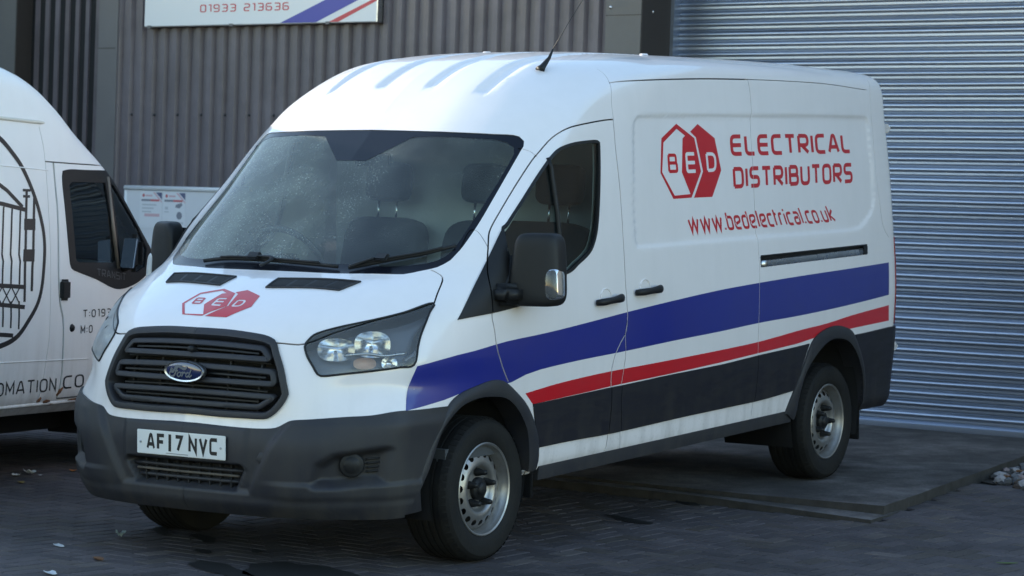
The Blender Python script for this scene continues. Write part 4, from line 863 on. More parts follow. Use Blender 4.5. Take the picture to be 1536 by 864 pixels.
def bar(name, yz, hw, off, dep, m, closed=False):
    """flat faced bar: half width hw across, front face at off, depth dep"""
    yz = np.asarray(yz, float); n = len(yz); t = (np.roll(yz, -1, 0) - np.roll(yz, 1, 0)) if closed else np.gradient(yz, axis=0)
    q = np.stack([-t[:, 1], t[:, 0]], 1); q /= np.maximum(np.linalg.norm(q, axis=1, keepdims=True), 1e-9)
    def pos(o_, d):
        Y = yz + q * o_; uv = SV.front(Y); P = SV.P(uv); sg = np.where(Y[:, 0] < 0, -1, 1)[:, None]; P = P * np.hstack([np.ones_like(sg), sg, np.ones_like(sg)]); P[:, 0] -= d; return P
    rows = [pos(-hw, off - dep), pos(-hw, off - .004), pos(-hw * .6, off), pos(hw * .6, off), pos(hw, off - .004), pos(hw, off - dep)]
    V = np.vstack(rows); F = []
    for r_ in range(5):
        for k in range(n if closed else n - 1): F.append((r_ * n + k, r_ * n + (k + 1) % n, (r_ + 1) * n + (k + 1) % n, (r_ + 1) * n + k))
    return edge_split(mesh(name, V, F, m, gr), 40)
def sym(k):
    q = A(k)[:, 1:]; tl, tm, tr_, br, bm_, bl_ = q
    yt = (abs(tl[0]) + abs(tr_[0])) / 2; yb = (abs(br[0]) + abs(bl_[0])) / 2; return yt, (tl[1] + tr_[1]) / 2, tm[1], yb, (br[1] + bl_[1]) / 2, bm_[1]
for i, k in enumerate(('ring1', 'ring2', 'ring3')):
    yt, zt, ztm, yb, zb, zbm = sym(k); w_ = .0125
    yt -= w_; yb -= w_; zt -= w_; ztm -= w_; zb += w_; zbm += w_
    top = [(y, ztm + (zt - ztm) * (y / yt) ** 2) for y in np.linspace(yt, -yt, 25)]; bot = [(y, zbm + (zb - zbm) * (y / yb) ** 2) for y in np.linspace(-yb, yb, 25)]
    loop = rnd([np.array(p) for p in top] + [np.array(p) for p in bot], .022, True)
    bar('grille_loop', loop, .0125, .004, .03, M['plastic'], True)
    zm = (ztm + zbm) / 2; ym = (yt + yb) / 2 - .045
    bar('grille_slat', [(y, zm + ((zt + zb) / 2 - zm) * (y / ym) ** 2) for y in np.linspace(-ym, ym, 21)], .006, -.014, .02, M['plastic2'])
for z in (1.095, .975 + .012, .862): bar('grille_slat', [(y, z - .010 * (y / .45) ** 2) for y in np.linspace(-.42, .42, 21)], .005, -.03, .02, M['plastic2'])
for y in (-.37, -.2, 0, .2, .37): bar('grille_rib', [(y, .755), (y, .92), (y, 1.08)], .006, -.034, .02, M['plastic2'])
o = lathe('bonnet_lock', [(0, .012), (.013, .012), (.015, 0), (.017, -.02)], M['plastic2'], gr, 24); o.matrix_local = Matrix.Translation(fpt(.0, 1.028, .004)) @ Vector((-1, 0, .1)).to_track_quat('Y', 'Z').to_matrix().to_4x4()
# oval badge
bd = empty('badge'); bd.parent = gr; bd.location = (-1.075, 0, .929)
def oval(a, b, x0, n=48): return [(x0, a * math.cos(2 * math.pi * k / n), b * math.sin(2 * math.pi * k / n)) for k in range(n)]
def rings(name, L, m, cap=True):
    n = len(L[0]); V = [p for r_ in L for p in r_]; F = [(i * n + k, i * n + (k + 1) % n, (i + 1) * n + (k + 1) % n, (i + 1) * n + k) for i in range(len(L) - 1) for k in range(n)]
    if cap: F.append(tuple((len(L) - 1) * n + k for k in range(n)))
    return edge_split(mesh(name, V, F, m, gr), 40)
for nm, L, m in (('badge_rim', [oval(.112, .047, .035), oval(.117, .050, .012), oval(.114, .0475, .004), oval(.104, .0405, .006)], M['alu']), ('badge_plate', [oval(.104, .0405, .0062), oval(.09, .034, .0035), oval(.05, .018, .002)], M['badge'])):
    o = rings(nm, L, m, nm == 'badge_plate'); o.location = bd.location; 
COLb = bd; bpy.data.objects.remove(bd)
def script(pts, w_): return stroke(curve(np.array(pts, float), 40), w_ * 1.35)[0]
FS = [script([(-.058, .012), (-.066, .002), (-.058, -.004), (-.047, .006), (-.040, .017), (-.028, .021), (-.012, .017), (.004, .011), (.014, .013), (.022, .019)], .0078),
      script([(-.030, .018), (-.038, .0), (-.046, -.016), (-.058, -.023), (-.070, -.020), (-.074, -.010), (-.068, -.004)], .0056), script([(-.044, -.001), (-.036, .001), (-.026, .002)], .005),
      script([(-.022, -.004), (-.031, -.012), (-.028, -.021), (-.018, -.021), (-.011, -.012), (-.015, -.004), (-.022, -.005)], .0045), script([(-.011, -.007), (-.004, -.004), (.003, -.003)], .004),
      script([(.003, -.003), (-.002, -.013), (-.006, -.022)], .0048), script([(-.001, -.011), (.006, -.004), (.012, -.004), (.014, -.009)], .0045),
      script([(.034, -.006), (.026, -.004), (.018, -.011), (.018, -.020), (.025, -.022), (.033, -.014)], .0045), script([(.047, .010), (.040, -.004), (.034, -.016), (.037, -.022), (.044, -.018), (.050, -.012)], .0048)]
flat_print('badge_script', FS, [], lambda UV: np.column_stack([np.full(len(UV), -1.0765), -UV[:, 0] * 1.05, .929 + UV[:, 1] * 1.1]), M['chrome'], gr)

# --- headlamps
for s in (-1, 1):
    hl = empty('headlight'); hl.parent = van
    lk = lab == 'lamp'
    SV.lift('lamp_lens', UV, T[lk], M['lens'], hl, .002, s, .006)
    hs = SV.lift('lamp_housing', UV, T[lk], M['lampdark'], hl, -.075, s, -.075)
    rim = SV.P(lampU) + SV.Nn(lampU) * .001; tube('lamp_gasket', rim * [1, s, 1], .0055, M['plastic2'], hl, 6, True)
    def bowl(name, yz0, a, b, off, m, dirn, depth=.05, cut=0):
        uv = SV.front([yz0]); c = SV.P(uv)[0] + SV.Nn(uv)[0] * off; d = Vector(dirn).normalized(); q = d.to_track_quat('X', 'Z').to_matrix(); V = []; F = []; n, k_ = 36, 8
        for i in range(k_ + 1):
            t = i / k_
            for j in range(n):
                an = 2 * math.pi * j / n; e = 2.6; cx_, sx_ = math.cos(an), math.sin(an); py = a * t * math.copysign(abs(cx_) ** (2 / e), cx_); pz = b * t * math.copysign(abs(sx_) ** (2 / e), sx_)
                V.append(Vector(c) + q @ Vector((-depth * (1 - t * t), py, pz)))
        for i in range(k_):
            for j in range(n): F.append((i * n + j, i * n + (j + 1) % n, (i + 1) * n + (j + 1) % n, (i + 1) * n + j))
        return mesh(name, [Vector((v.x, v.y * s, v.z)) for v in V], F, m, hl)
    dn = (-.85, .50, .06)
    bowl('reflector_bowl', (.685, 1.055), .085, .052, -.022, M['bowl'], dn); bowl('reflector_bowl', (.80, 1.078), .082, .060, -.022, M['bowl'], (-.8, .6, .06))
    bowl('indicator_bowl', (.80, .990), .052, .026, -.018, M['amber'], (-.78, .62, 0), .03); bowl('side_bowl', (.882, .990), .036, .028, -.018, M['bowl'], (-.7, .7, 0), .03)
    for yz0, r_ in (((.685, 1.05), .012), ((.80, 1.07), .014)):
        uv = SV.front([yz0]); c = SV.P(uv)[0] - SV.Nn(uv)[0] * .045; o = lathe('bulb', [(0, .02), (r_ * .8, .015), (r_, 0), (r_ * .6, -.02)], M['chrome'], hl, 20); o.location = (c[0], c[1] * s, c[2]); o.rotation_euler = (0, 0, R(90 - 32 * s))
    strip_l = SV.inv(curve([(-.79, .70, 1.012), (-.72, .775, 1.020), (-.66, .83, 1.006), (-.58, .885, 1.012)], 24)); P = SV.P(strip_l) - SV.Nn(strip_l) * .014
    tube('lamp_divider', P * [1, s, 1], .007, M['alu'], hl, 8)
    fine = SV.inv(curve([(-.50, .915, 1.10), (-.53, .91, 1.03), (-.60, .89, .985)], 16)); P = SV.P(fine) - SV.Nn(fine) * .02
    tube('lamp_guide', P * [1, s, 1], .010, M['lampdark'], hl, 8)

# --- wipers
def wiper(pa, pb, pk):
    wp = empty('wiper'); wp.parent = van
    def on(P, o_):
        P = np.asarray(P, float); uv = SV.inv(P); sg = np.sign(P[:, 1])[:, None]; return SV.P(uv) * np.hstack([np.ones_like(sg), sg, np.ones_like(sg)]) + SV.Nn(uv) * np.hstack([np.ones_like(sg), sg, np.ones_like(sg)]) * o_
    bl_ = curve(pb, 16); tube('wiper_blade', on(bl_, .012), .008, M['plastic2'], wp, 8, flat=(.7, 1.2)); tube('wiper_spine', on(bl_[2:-2], .024), .006, M['plastic2'], wp, 8)
    ar = curve(pa, 12); tube('wiper_arm', on(ar, np.linspace(.03, .040, 12)[:, None]), [.011] * 6 + [.009] * 6, M['plastic2'], wp, 8, flat=(1.2, .7))
    c = on([pk], .034)[0]; bm = bmesh.new(); add_box(bm, (-.024, -.035, -.008), (.024, .035, .012)); o = bmobj('wiper_joint', bm, M['plastic2'], wp, bevel=.006); o.location = c; o.rotation_euler = (0, R(-38), 0)
wiper([(-.43, .05, 1.368), (-.36, .02, 1.40), (-.352, .10, 1.403), (-.35, .16, 1.404)], [(-.352, .46, 1.39), (-.343, .30, 1.404), (-.352, .05, 1.404), (-.366, -.36, 1.39)], (-.35, .14, 1.404))
wiper([(-.375, -.44, 1.37), (-.34, -.48, 1.392), (-.30, -.53, 1.41)], [(-.366, -.42, 1.385), (-.275, -.58, 1.425), (-.175, -.72, 1.458), (-.052, -.815, 1.49)], (-.285, -.56, 1.42))
# cowl panel under the glass edge
cw = SV.inv(wsr[8:]); 

# --- door mirrors
def mirror(s):
    mr = empty('door_mirror'); mr.parent = van
    def sup(c, a, e, n=40, m_=20, shear=0.):
        V = []; F = []
        for i in range(m_ + 1):
            v = -math.pi / 2 + math.pi * i / m_
            for j in range(n):
                u = 2 * math.pi * j / n; f = lambda w_, p: math.copysign(abs(w_) ** p, w_)
                x = a[0] * f(math.cos(v), e[0]) * f(math.cos(u), e[1]); y = a[1] * f(math.cos(v), e[0]) * f(math.sin(u), e[1]); z = a[2] * f(math.sin(v), e[0])
                k = 1 - .16 * (z / a[2]); V.append((c[0] + x + .06 * z + shear * y, (c[1] + y * k + .02 * z), c[2] + z))
        for i in range(m_):
            for j in range(n): F.append((i * n + j, i * n + (j + 1) % n, (i + 1) * n + (j + 1) % n, (i + 1) * n + j))
        return [(x, y * s, z) for x, y, z in V], [f if s < 0 else f[::-1] for f in F]
    V, F = sup((.178, 1.136, 1.388), (.066, .112, .174), (.34, .48), shear=.35); mesh('mirror_housing', V, F, M['plastic2'], mr)
    bm = bmesh.new(); add_box(bm, (.225, 1.05, 1.27), (.24, 1.22, 1.53)); o = bmobj('mirror_glass', bm, M['chrome'], mr, bevel=.006); o.data.transform(Matrix.Scale(s, 4, (0, 1, 0)))
    V, F = sup((.190, 1.205, 1.322), (.058, .052, .078), (.42, .6), 28, 14); mesh('mirror_indicator', V, F, M['lens'], mr)
    V, F = sup((.194, 1.199, 1.322), (.047, .042, .064), (.6, .7), 20, 10); mesh('indicator_reflector', V, F, M['bowl'], mr)
    bm = bmesh.new(); v_ = add_box(bm, (-.03, .955, 1.222), (.15, 1.10, 1.325)); o = bmobj('mirror_arm', bm, M['plastic2'], mr, bevel=.028, seg=3, smooth=True); o.data.transform(Matrix.Scale(s, 4, (0, 1, 0)))
for s in (-1, 1): mirror(s)
# fold of the sail and window divider
dv = SV.side([(.585, z) for z in np.linspace(1.325, 1.915, 14)])
for s in (-1, 1): tube('window_divider', (SV.P(dv) - SV.Nn(dv) * .002) * [1, s, 1], .013, M['plastic2'], doors[s], 8)
sv = SV.side([(-.02, 1.27), (.05, 1.30), (.11, 1.36), (.14, 1.45)]); tube('sail_ridge', (SV.P(sv) + SV.Nn(sv) * .004) * [1, -1, 1], .010, M['plastic2'], doors[-1], 8)

# --- door handles
def handle(parent, x0, x1, z0, z1, s):
    q = SV.side(np.column_stack([np.linspace(x0, x1, 9), np.linspace(z0, z1, 9)])); P = SV.P(q); N = SV.Nn(q)
    lift_ = np.array([.012, .030, .038, .040, .040, .040, .040, .036, .012])[:, None]
    tube('handle', (P + N * lift_) * [1, s, 1], [.015, .018, .018, .017, .017, .018, .021, .022, .018], M['plastic2'], parent, 12, flat=(.75, 1))
    c = SV.side([((x0 + x1) / 2 - .01, (z0 + z1) / 2 + .018)]); ring = []
    cc = SV.P(c)[0]; xs_, zs_ = [], []
    L = SV.side([(cc[0] + .052 * math.cos(a), cc[2] + .040 * math.sin(a)) for a in np.linspace(0, 2 * math.pi, 28, endpoint=False)])
    L2 = [(p + n_ * .0012) * [1, s, 1] for p, n_ in zip(SV.P(L), SV.Nn(L))]; tube('handle_cup', L2, .0035, M['white'], parent, 6, True)
    SV.sheet('handle_recess', [L], M['white'], parent, .001, s, du=.02, dv=.02, disp=lambda P_: -.004 * np.ones(len(P_)) + .0)
handle(doors[-1], .892, 1.130, 1.191, 1.208, -1); handle(doors[1], .892, 1.130, 1.191, 1.208, 1); handle(slid, 1.290, 1.534, 1.224, 1.236, -1)
# --- sliding door rail in its channel
rl = empty('sliding_rail'); rl.parent = van
part('rail_channel', 'rail', M['plastic2'], rl, -.022, -1, -.022)
q = SV.side(np.column_stack([np.linspace(2.735, 4.08, 20), np.linspace(1.318, 1.346, 20)])); tube('rail_bar', (SV.P(q) - SV.Nn(q) * .004) * [1, -1, 1], .011, M['alu'], rl, 10, flat=(.8, 2.0))
q = SV.side(np.column_stack([np.linspace(2.725, 4.14, 20), np.linspace(1.364, 1.386, 20)])); tube('rail_lip', (SV.P(q) + SV.Nn(q) * .001) * [1, -1, 1], .005, M['plastic2'], rl, 8)
q = SV.side([(4.115, 1.355)]); p = SV.P(q)[0]; box('rail_end', (4.085, -p[1] - .006, 1.328), (4.145, -p[1] + .02, 1.382), M['plastic2'], rl, .004)
# --- hinges at the rear corner
for z in (2.09, .74):
    h_ = SV.side([(4.52, z)]); p = SV.P(h_)[0]; bm = bmesh.new(); add_box(bm, (-.02, -.012, -.028), (.045, .010, .028)); add_box(bm, (.03, -.018, -.014), (.055, .0, .014)); o = bmobj('door_hinge', bm, M['white'], van, bevel=.006); o.location = (4.60 if z > 1 else 4.62, -p[1] + .03, z)
# --- aerial on the roof
q = SV.inv([(1.041, .611, 2.362)]); p = SV.P(q)[0] * [1, -1, 1]; an = empty('aerial'); an.parent = van
tube('aerial_base', [p + [-.02, 0, -.005], p + [.0, -.002, .012], p + [.05, -.012, .06], p + [.075, -.018, .105]], [.026, .017, .009, .005], M['plastic2'], an, 12); tube('aerial_mast', [p + [.075, -.018, .105], p + [.20, -.045, .26], p + [.335, -.075, .42]], [.0026, .0019, .0012], M['plastic2'], an, 6)
for x, y in ((1.93, .30), (2.95, -.15), (2.2, -.55)):
    q = SV.inv([(x, abs(y), 2.48)]); p = SV.P(q)[0]; o = lathe('roof_plug', [(0, .010), (.02, .009), (.026, 0)], M['white'], van, 16); o.location = (p[0], y, p[2]); o.rotation_euler = (R(90), 0, 0)

# --- wheels
def wheel(x, s):
    wh = empty('wheel'); wh.parent = van; wh.location = (x, .955 * s, .345); wh.rotation_euler = (0, RNG.uniform(0, 6), 0 if s > 0 else math.pi)
    prof = [(.222, -.004), (.232, .004), (.250, .012), (.285, .017), (.315, .012), (.333, -.004), (.341, -.022)]
    tr = [(.343, -.03)]; y = -.036
    for k in range(5): tr += [(.3445, y), (.3445, y - .026), (.337, y - .029), (.337, y - .034)]; y -= .037
    prof += tr + [(.341, -.222), (.333, -.236), (.30, -.246), (.25, -.24), (.22, -.225)]
    o = lathe('tyre', prof, M['rubber'], wh, 96); edge_split(o, 30)
    V = []; F = []   # shoulder tread blocks, one joined band
    for k in range(60):
        a = 2 * math.pi * k / 60
        for a2, r_, y_ in ((a, .3452, -.012 - .02), (a + .07, .3452, -.032), (a + .07, .332, -.0), (a, .332, -.0), (a, .3462, -.032), (a + .07, .3462, -.032), (a + .07, .3345, .0015), (a, .3345, .0015)): V.append((r_ * math.cos(a2), y_, r_ * math.sin(a2)))
        b = 8 * k; F += [(b + 4, b + 5, b + 6, b + 7), (b, b + 1, b + 5, b + 4), (b + 1, b + 2, b + 6, b + 5), (b + 3, b, b + 4, b + 7)]
    mesh('tread_blocks', V, F, M['rubber'], wh, False)
    o = lathe('rim', [(.2225, -.012), (.2235, .001), (.219, .004), (.2115, .000), (.206, -.022), (.1995, -.030), (.198, -.075), (.194, -.085), (.194, -.2)], M['steel'], wh, 72); edge_split(o, 40)
    # pressed disc with real hand holes
    def h(r_): return np.interp(r_, [.04, .055, .078, .098, .112, .125, .140, .165, .185, .1985], [-.046, -.046, -.050, -.050, -.024, -.018, -.020, -.030, -.045, -.062])
    def circ(r_, n, off=0): return np.array([(r_ * math.cos(2 * math.pi * (k + off) / n), r_ * math.sin(2 * math.pi * (k + off) / n)) for k in range(n)])
    holes = []
    for k in range(18):
        a = 2 * math.pi * k / 18; c = .1635; t = np.linspace(0, 2 * math.pi, 16, endpoint=False); ho = np.stack([c + .0135 * np.cos(t), .0165 * np.sin(t)], 1); holes.append(np.stack([ho[:, 0] * math.cos(a) - ho[:, 1] * math.sin(a), ho[:, 0] * math.sin(a) + ho[:, 1] * math.cos(a)], 1))
    ex_ = np.vstack([circ(r_, 72, .5) for r_ in (.055, .078, .09, .098, .105, .112, .118, .125, .132, .14, .19)] + [circ(r_, 48) for r_ in (.147, .182)])
    ex_ = ex_[~np.any([inside(ex_, ho * 1.0) for ho in holes], axis=0)]
    Vd, Td = cdt([circ(.1985, 96), circ(.04, 48)] + holes, ex_); c = Vd[Td].mean(1); r_ = np.linalg.norm(c, axis=1); k = (r_ < .1985) & (r_ > .04)
    for ho in holes: k &= ~inside(c, ho)
    rr = np.linalg.norm(Vd, axis=1); mesh('wheel_disc', np.column_stack([Vd[:, 0], h(rr), Vd[:, 1]]), Td[k], M['steel'], wh)
    lathe('wheel_back', [(0, -.12), (.196, -.12)], M['void'], wh, 32)
    lathe('hub_cap', [(0, .000), (.020, -.001), (.030, -.006), (.034, -.014), (.0345, -.02), (.052, -.022), (.055, -.03), (.055, -.05)], M['plastic2'], wh, 40)
    for k in range(5):
        a = 2 * math.pi * k / 5 + .3; o = lathe('wheel_nut', [(0, .012), (.009, .011), (.0125, .004), (.014, -.012), (.019, -.030), (.021, -.050)], M['plastic2'], wh, 14); o.location = (.080 * math.cos(a), 0, .080 * math.sin(a))
for x in (0, 3.75):
    for s in (-1, 1): wheel(x, s)
# --- under the floor
box('underbody', (-.55, -.45, .34), (4.5, .45, .46), M['void'], van); 
for s in (-1, 1): box('floor_side', (.46, min(.50 * s, .90 * s), .43), (3.15, max(.50 * s, .90 * s), .47), M['void'], van)
box('floor_tail', (4.18, -.9, .45), (4.6, .9, .5), M['void'], van)
tube('front_axle', [(0, -.8, .33), (0, .8, .33)], .05, M['void'], van, 12); tube('rear_axle', [(3.75, -.8, .34), (3.75, .8, .34)], .055, M['void'], van, 12)
for s in (-1, 1):
    box('mud_flap', (4.16, min(.78 * s, .97 * s), .20), (4.175, max(.78 * s, .97 * s), .56), M['plastic2'], van, .004); box('mud_flap', (.405, min(.78 * s, .965 * s), .26), (.42, max(.78 * s, .965 * s), .52), M['plastic2'], van, .004)
    box('radiator_side', (-.9, min(.3 * s, .6 * s), .34), (-.5, max(.3 * s, .6 * s), .42), M['void'], van)

# --- the cab inside
ci = empty('cab_interior'); ci.parent = van
box('bulkhead', (1.30, -.87, .46), (1.33, .87, 2.22), M['lining'], ci); box('cab_floor', (-.30, -.93, .50), (1.30, .93, .56), M['trim'], ci); box('firewall', (-.36, -.80, .5), (-.30, .80, 1.28), M['trim'], ci)
k_ = np.isin(lab, ['shell', 'door', 'slide', 'gap', 'seal']) & (SV.P(C)[:, 0] < 1.34) & (SV.P(C)[:, 2] > .75) & (SV.P(C)[:, 0] > -.3)
SV.lift('inner_lining', UV, T[k_], M['lining'], ci, -.035, 0)
dash = [(-.30, 1.335), (-.10, 1.345), (.10, 1.335), (.22, 1.30), (.27, 1.22), (.24, 1.05), (.16, .75), (-.30, .75)]
V = []; F = []; ys = [-.86, -.6, -.2, .2, .6, .86]
for y in ys:
    for x, z in dash: V.append((x + .10 * (abs(y) / .86) ** 2 * 1.2, y, z + (.012 if abs(abs(y) - .45) < .2 else 0)))
n = len(dash)
for i in range(len(ys) - 1):
    for k in range(n): F.append((i * n + k, i * n + (k + 1) % n, (i + 1) * n + (k + 1) % n, (i + 1) * n + k))
edge_split(mesh('dashboard', V, F, M['trim'], ci), 45)
V = []; F = []
for i in range(9):
    a = math.pi * i / 8; V += [(.16 + .0, .45 + .23 * math.cos(a), 1.31 + .11 * math.sin(a)), (-.02, .45 + .24 * math.cos(a), 1.31 + .10 * math.sin(a))]
for i in range(8): F.append((2 * i, 2 * i + 2, 2 * i + 3, 2 * i + 1))
mesh('binnacle', V, F, M['trim'], ci)
def torus(name, c, R_, r_, tilt, m, parent):
    pts = []
    for k in range(40):
        a = 2 * math.pi * k / 40; p = Matrix.Rotation(tilt, 3, 'Y') @ Vector((0, R_ * math.cos(a), R_ * math.sin(a))); pts.append(Vector(c) + p)
    return tube(name, pts, r_, m, parent, 10, True)
SW = (.33, .45, 1.375); torus('steering_wheel', SW, .20, .017, R(-34), mat('wheel_leather', (.07, .07, .07), .4), ci)
for a in (R(200), R(340), R(270)): p = Matrix.Rotation(R(-34), 3, 'Y') @ Vector((0, .19 * math.cos(a), .19 * math.sin(a))); tube('wheel_spoke', [Vector(SW) + Vector((-.02, 0, -.01)), Vector(SW) + p], .018, M['plastic2'], ci, 8)
box('wheel_boss', (.285, .385, 1.32), (.34, .515, 1.41), M['plastic2'], ci, .02)
def seat(y, w_):
    st = []
    pillow('seat_cushion', (.25, w_, .075), Matrix.Translation((.87, y, .93)), M['cloth'], ci); pillow('seat_back', (.075, w_, .31), Matrix.Translation((1.14, y, 1.27)) @ Matrix.Rotation(R(12), 4, 'Y'), M['cloth'], ci)
    for dy in ([0] if w_ < .3 else [-w_ / 2, w_ / 2]):
        pillow('headrest', (.05, .135, .105), Matrix.Translation((1.205, y + dy, 1.77)) @ Matrix.Rotation(R(8), 4, 'Y'), M['cloth'], ci, .42)
        for q in (-.06, .06): tube('headrest_post', [(1.18, y + dy + q, 1.55), (1.20, y + dy + q, 1.69)], .007, M['chrome'], ci, 8)
seat(.45, .25); seat(-.40, .46)
tube('grab_handle', [(.30, .80, 1.50), (.38, .815, 1.62), (.46, .81, 1.74)], .014, M['lining'], ci, 8)
bm = bmesh.new(); add_box(bm, (.42, -.10, 1.86), (.45, .12, 1.93)); bmobj('rear_view_mirror', bm, M['plastic2'], ci, bevel=.012)
bm = bmesh.new(); add_box(bm, (.0, -.62, 1.345), (.16, -.42, 1.352)); bmobj('paper', bm, M['lining'], ci)
# ------------------------------------------------------------------ ground
DH = np.array([0.0703, 0.9975, 0]); NW = np.array([0.9975, -0.0703, 0]); PW = np.array([7.177, -0.325, 0])
def zg(x): return .027 * np.clip(x, 0, 4.5)
def wp(h, off, z): return PW + DH * h + NW * off + np.array([0, 0, z])
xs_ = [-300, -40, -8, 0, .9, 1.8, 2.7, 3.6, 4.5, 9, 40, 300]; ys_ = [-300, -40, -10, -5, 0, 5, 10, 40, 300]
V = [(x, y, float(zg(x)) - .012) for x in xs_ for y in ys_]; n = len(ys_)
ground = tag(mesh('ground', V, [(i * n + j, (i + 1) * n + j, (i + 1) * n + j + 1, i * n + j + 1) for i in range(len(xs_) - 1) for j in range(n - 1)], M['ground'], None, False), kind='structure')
tag(mesh('bounce_yard', [(x, y, .004) for x, y in ((-200, -200), (3.5, -200), (3.5, -5.2), (-5.6, -5.2), (-5.6, 60), (-200, 60))], [(0, 1, 2, 3), (0, 3, 4, 5)], M['bounce_yard'], None, False), kind='structure')  # unseen pale ground sheet, added to bounce warm light onto the van side
# block paving: real bricks in a herringbone
def brick_mat():
    m = mat('paving_brick', (.040, .041, .046), .82, bump=(110, .35)); n = m.node_tree.nodes; l = m.node_tree.links; p = n['Principled BSDF']
    g = n.new('ShaderNodeNewGeometry'); oi = n.new('ShaderNodeObjectInfo'); a = n.new('ShaderNodeMath'); a.operation = 'ADD'; l.new(g.outputs['Random Per Island'], a.inputs[0]); l.new(oi.outputs['Random'], a.inputs[1])
    f = n.new('ShaderNodeMath'); f.operation = 'FRACT'; l.new(a.outputs[0], f.inputs[0])
    cr_ = n.new('ShaderNodeValToRGB'); e = cr_.color_ramp.elements; e[0].color = (.048, .041, .045, 1); e[1].color = (.108, .090, .086, 1)
    for pos, c in ((.35, (.066, .056, .060, 1)), (.7, (.088, .074, .078, 1)), (.88, (.058, .048, .043, 1))): k = e.new(pos); k.color = c
    l.new(f.outputs[0], cr_.inputs[0])
    nz = n.new('ShaderNodeTexNoise'); nz.inputs['Scale'].default_value = .9; nz.inputs['Detail'].default_value = 7; l.new(g.outputs['Position'], nz.inputs['Vector'])
    rp = n.new('ShaderNodeMapRange'); rp.inputs['From Min'].default_value = .35; rp.inputs['From Max'].default_value = .7; rp.inputs['To Min'].default_value = .6; rp.inputs['To Max'].default_value = 1.35; l.new(nz.outputs['Fac'], rp.inputs['Value'])
    mu = n.new('ShaderNodeMix'); mu.data_type = 'RGBA'; mu.blend_type = 'MULTIPLY'; mu.inputs['Factor'].default_value = 1; l.new(cr_.outputs[0], mu.inputs['A']); l.new(rp.outputs[0], mu.inputs['B'])
    l.new(mu.outputs['Result'], p.inputs['Base Color']); return m
M['brick'] = brick_mat(); worn(M['brick'], .6, .92, 1.1, 75, .85, 1.15)
bw = .1016; CAMP = np.array([-10.4918, -7.6779, 1.6073]); RW = np.array([[.5339, -.8448, .0352], [.0015, .0426, .9991], [.8455, .5334, -.0240]])
slab_poly = np.array([(2.82, -1.75), (2.78, -.985), (2.95, 3.0), (7.3, 3.0), (7.3, -1.16), (5.95, -1.34)]); strip_poly = np.array([(2.53, -1.80), (2.63, -.70), (2.80, 3.0), (3.2, 3.0), (3.2, -1.70), (2.84, -1.765)])
bed_poly = np.array([(4.90, -1.44), (4.50, -1.93), (3.6, -3.2), (7.3, -3.4), (7.3, -1.1), (5.9, -1.28)])
bricks = []
ca, sa = math.cos(R(-4.03)), math.sin(R(-4.03))
for i in range(-50, 60):
    for j in range(-60, 80):
        c = (i - j) % 4
        if c == 0: cx, cy, ver = (i + 1) * bw, (j + .5) * bw, 0
        elif c == 3: cx, cy, ver = (i + .5) * bw, (j + 1) * bw, 1
        else: continue
        bricks.append((cx * ca - cy * sa, cx * sa + cy * ca, ver))
bricks = np.array(bricks); P = np.column_stack([bricks[:, :2], zg(bricks[:, 0])]); q = (P - CAMP) @ RW.T
u = 512 + 2628.8 * q[:, 0] / q[:, 2]; v = 288 - 2628.8 * q[:, 1] / q[:, 2]
k = (u > -60) & (u < 1090) & (v < 620) & (v > 200) & ~inside(P[:, :2], slab_poly) & ~inside(P[:, :2], strip_poly) & ~inside(P[:, :2], bed_poly) & (P[:, 0] < 6.6)
bricks, P, u, v, dd = bricks[k], P[k], u[k], v[k], q[k][:, 2]
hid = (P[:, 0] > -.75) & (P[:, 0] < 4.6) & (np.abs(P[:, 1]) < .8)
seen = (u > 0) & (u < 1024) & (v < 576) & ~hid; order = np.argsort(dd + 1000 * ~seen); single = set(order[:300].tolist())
def brick_geo(ver, x=0, y=0, z=0, tilt=(0, 0)):
    hx, hy = (bw - (.0034), bw / 2 - (.0034)) if not ver else (bw / 2 - (.0034), bw - (.0034)); c_ = .0045; pts = []
    for zz, d in ((-.03, 0), (-c_, 0), (0, c_)):
        for sx, sy in ((-1, -1), (1, -1), (1, 1), (-1, 1)):
            a, b = sx * (hx - d), sy * (hy - d); pts.append((x + a * ca - b * sa, y + a * sa + b * ca, z + zz + a * tilt[0] + b * tilt[1]))
    f = [(8, 9, 10, 11)]
    for r_ in (0, 4):
        for k in range(4): f.append((r_ + k, r_ + (k + 1) % 4, r_ + 4 + (k + 1) % 4, r_ + 4 + k))
    return pts, f
bmesh_ = []
for ver in (0, 1):
    pts, f = brick_geo(ver); o = mesh('paving_brick', pts, f, M['brick'], ground, False); bmesh_.append(o.data); bpy.data.objects.remove(o)
V = []; F = []
for i, (x, y, ver) in enumerate(bricks):
    sl_ = .027 if 0 < x < 4.5 else 0; z = float(zg(x)) + RNG.uniform(-.0012, .0012); tl = (sl_ * ca + RNG.normal(0, .006), -sl_ * sa + RNG.normal(0, .006))
    if i in single:
        o = link(bpy.data.objects.new('paving_brick', bmesh_[int(ver)]), ground); o.location = (x, y, z); o.rotation_euler = (tl[1], -tl[0], 0)
    else:
        pts, f = brick_geo(ver, x, y, z, tl); b = len(V); V += pts; F += [tuple(k + b for k in t) for t in f]
tag(mesh('paving_bricks', V, F, M['brick'], ground, False), kind='stuff')
